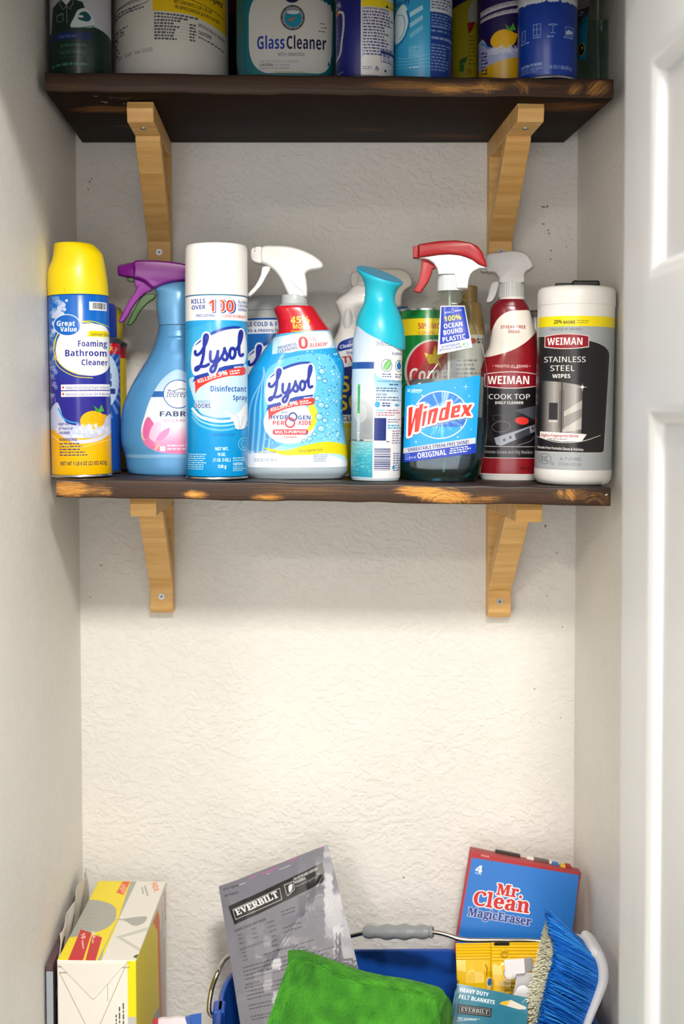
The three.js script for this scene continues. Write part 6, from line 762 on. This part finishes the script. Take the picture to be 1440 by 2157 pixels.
{ // folded green microfibre cloth
  const fuzz = field(256, 256, (x, y) => 255 * (0.5 * noise2(x * 110, y * 110, 110) + 0.5 * noise2(x * 46, y * 46, 46)), false); fuzz.repeat.set(6, 6); const gcol = field(256, 256, (x, y) => { const n = noise2(x * 6, y * 6, 6) * .5 + noise2(x * 21, y * 21, 21) * .35 + noise2(x * 100, y * 100, 100) * .5; return [18 + 52 * n, 76 + 76 * n, 8 + 26 * n]; });
  const mat = phys(0xffffff, 0.95, { map: gcol, bumpMap: fuzz, bumpScale: 0.0022, sheen: 0.6, sheenRoughness: 0.6, sheenColor: 0x6fd040 }), ridge = [[606, 2020], [628, 2019], [660, 2027], [700, 2041], [760, 2062], [810, 2074], [860, 2081], [905, 2092], [930, 2100], [944, 2118]], left = [[604, 2026], [590, 2050], [566, 2110], [548, 2160], [515, 2260]];
  const rc = new THREE.CatmullRomCurve3(ridge.map(([x, y]) => at(x, y, 1.335))), lift = (k) => { const o = at(0, 0, 1); return o; };
  const layer = (off, dz, endX) => { const nu = 70, nv = 60, pos = [], uv = [], idx = []; for (let j = 0; j <= nv; j++) for (let i = 0; i <= nu; i++) {
    const u = i / nu, v = j / nv, r = rc.getPoint(u); let p; if (v < 0.62) { const f = 1 - v / 0.62, sx = THREE.MathUtils.lerp(-0.055, 0.01, u); p = V(r.x + sx * f, r.y - 0.125 * f - 0.012 * (f > 0 ? 1 : 1) * 0 - off, r.z + 0.012 + 0.075 * f + dz); } else { const a = (v - 0.62) / 0.38, th = a * Math.PI; p = a < 0.5 ? V(r.x, r.y + 0.012 * Math.sin(th) * 0.6 - off, r.z + 0.012 * Math.cos(th) + dz) : V(r.x, r.y - off - (a - .5) * 0.16 + 0.0072, r.z - 0.012 + dz); }
    const nz = 0.004 * (noise2(u * 4 + off * 90, v * 5) - .5) + 0.0016 * (noise2(u * 16, v * 18) - .5); pos.push(p.x - (u > .96 ? endX : 0), p.y + nz * .6, p.z + nz); uv.push(u * .24, v * .2); }
    for (let j = 0; j < nv; j++) for (let i = 0; i < nu; i++) { const a = j * (nu + 1) + i, b = a + nu + 1; idx.push(a, a + 1, b, a + 1, b + 1, b); } const g = new THREE.BufferGeometry(); g.setAttribute('position', new THREE.Float32BufferAttribute(pos, 3)); g.setAttribute('uv', new THREE.Float32BufferAttribute(uv, 2)); g.setIndex(idx); g.computeVertexNormals(); return g; };
  const t = thing('cleaning_cloth', 'bright green folded microfibre cloth heaped over the bucket', 'cloth', [0.08, RIM, 0.21]); for (const [n, off, dz, e] of [['cloth_fold', 0, 0, 0], ['cloth_fold', 0.007, -0.006, -0.003]]) { const m = part(t, n, layer(off, dz, e), mat); m.position.set(-0.08, -RIM, -0.21); }
  for (let k = 0; k < 3; k++) { const m = part(t, 'cloth_edge', tube([0, 1, 2, 3, 4].map((i) => at(938 + k * 3 - i * 0.6, 2104 + k * 6 + i * 24, 1.335 - k * 0.006 - i * .016)), 0.0042, 30, 10), mat); m.position.set(-0.08, -RIM, -0.21); }
}
{ // deck brush: white plastic back, blue and cream bristles
  const D0 = 1.325, t = thing('scrub_brush', 'scrubbing brush with blue and cream bristles and a white curved back', 'brush', at(1240, 2060, D0).toArray()), O = t.position.clone(), wpt = P_(0xd6d8de, 0.4), spine = [[1228, 1984], [1246, 1990], [1257, 2012], [1259, 2045], [1248, 2080], [1230, 2125], [1216, 2170], [1200, 2230]].map(([x, y]) => at(x, y, D0).sub(O)), sc = new THREE.CatmullRomCurve3(spine);
  { const n = 60, pos = [], idx = [], m = 16; for (let i = 0; i <= n; i++) { const u = i / n, p = sc.getPoint(u), q = sc.getTangent(u), nx = V(-q.y, q.x, 0).normalize(), w = 0.0055 * (u < .06 ? Math.sqrt(u / .06) : 1) + 0.0012 * Math.sin(u * 5), hd = 0.027 * (u < .1 ? Math.sqrt(u / .1) * .5 + .5 : 1); for (let k = 0; k < m; k++) { const a = k / m * 6.2832, c = Math.cos(a), s = Math.sin(a), v = p.clone().addScaledVector(nx, w * Math.sign(c) * Math.abs(c) ** .6).add(V(0, 0, hd * Math.sign(s) * Math.abs(s) ** .5)); pos.push(v.x, v.y, v.z); } } for (let i = 0; i < n; i++) for (let k = 0; k < m; k++) { const a = i * m + k, b = i * m + (k + 1) % m; idx.push(a, b, a + m, b, b + m, a + m); } const e = pos.length / 3; pos.push(spine[0].x, spine[0].y, spine[0].z); for (let k = 0; k < m; k++) idx.push(k, e, (k + 1) % m); const g = new THREE.BufferGeometry(); g.setAttribute('position', new THREE.Float32BufferAttribute(pos, 3)); g.setIndex(idx); g.computeVertexNormals(); g.setAttribute('uv', new THREE.Float32BufferAttribute(new Array(pos.length / 3 * 2).fill(0), 2)); part(t, 'brush_back', g, wpt); }
  const tuft = (from, to, bend, r) => { const mid_ = from.clone().lerp(to, 0.5).add(bend); return new THREE.TubeGeometry(new THREE.QuadraticBezierCurve3(from, mid_, to), 3, r, 4, false); };
  const line = (a) => new THREE.CatmullRomCurve3(a.map(([x, y, d]) => at(x, y, d).sub(O))), blueTip = line([[1153, 1930, 1.30], [1158, 1960, 1.298], [1170, 2000, 1.295], [1166, 2040, 1.292], [1153, 2090, 1.288], [1140, 2150, 1.285], [1120, 2230, 1.28]]), creamTip = line([[1148, 1950, 1.335], [1136, 1992, 1.335], [1124, 2040, 1.335], [1112, 2090, 1.335], [1110, 2130, 1.335], [1120, 2190, 1.335], [1116, 2240, 1.335]]);
  const B1 = [], B2 = [], B3 = []; for (let row = 0; row < 7; row++) for (let i = 0; i < 230; i++) { const u = (i + rnd()) / 230, f = row / 6, root = sc.getPoint(Math.min(1, 0.03 + u * .97)).add(V(-0.005, 0, THREE.MathUtils.lerp(0.022, -0.004, f))), tip = blueTip.getPoint(u).add(V((rnd() - .5) * 0.005 + f * 0.002, (rnd() - .5) * 0.006, -f * 0.017 + (rnd() - .5) * .003)); (rnd() < .3 ? B3 : B1).push(tuft(root, tip, V((rnd() - .5) * .004, 0.003 + (rnd() - .5) * .006, (rnd() - .5) * .004 + .002), 0.00052)); }
  for (let row = 0; row < 8; row++) for (let i = 0; i < 170; i++) { const u = (i + rnd()) / 170, f = row / 7, root = sc.getPoint(Math.min(1, 0.03 + u * .97)).add(V(-0.006, 0, THREE.MathUtils.lerp(-0.003, -0.022, f))), tip = creamTip.getPoint(u).lerp(blueTip.getPoint(u), (1 - f) * .75).add(V((rnd() - .5) * .003, (rnd() - .5) * .004, (rnd() - .5) * .003)); B2.push(tuft(root, tip, V(0, (rnd() - .5) * .004, 0), 0.00062)); }
  for (let i = 0; i < 14; i++) { const u = .1 + .85 * rnd(), p = blueTip.getPoint(u).lerp(sc.getPoint(u), .2 + .4 * rnd()).add(V(0, 0, .008)); B3.push(tuft(p, p.clone().add(V(.012 * rnd(), .012 * rnd(), .005)), V(-.003, .004, .003), .0003)); }
  part(t, 'blue_bristles', join(B1), phys(0x0a5fc0, 0.35)).userData.kind = 'stuff'; part(t, 'light_blue_bristles', join(B3), phys(0x2f8fe0, 0.35)).userData.kind = 'stuff'; part(t, 'cream_bristles', join(B2), phys(0xd9d8c2, 0.5)).userData.kind = 'stuff';
}
{ // small clear pouch lying between carton and bucket
  const px = [[322, 2146], [412, 2140], [418, 2240], [318, 2240]], [a, b, c, d] = px.map(([x, y]) => at(x, y, 1.31)), q = sheet(318, 2138, 424, 2242, 3, '#d8cfd4'), g = q.g; P(g, [[398, 2138], [424, 2138], [424, 2170], [404, 2160]], '#1f55a8'); P(g, [[318, 2138], [332, 2138], [330, 2242], [318, 2242]], '#b02a3c'); const t = thing('pouch', 'small whitish plastic pouch with a blue corner, beside the bin-liner carton', 'pouch', a.toArray()), m = part(t, 'film', sheetMesh(a, b, c, d, 16, 20, 0.004, (u, v, s) => s * 0.004 * Math.sin(u * 3.14) * v + 0.001 * Math.sin(u * 20)), lowPhys(tex(q.c), 0.25, { clearcoat: 0.5 })); m.position.set(-a.x, -a.y, -a.z); part(t, 'folded_corner', sheetMesh(...[[400, 2138], [424, 2134], [424, 2160], [404, 2158]].map(([x, y]) => at(x, y, 1.304).sub(a)), 4, 4, 0.001), std(0x1f55a8, 0.4));
}
renderer.render(scene, camera);
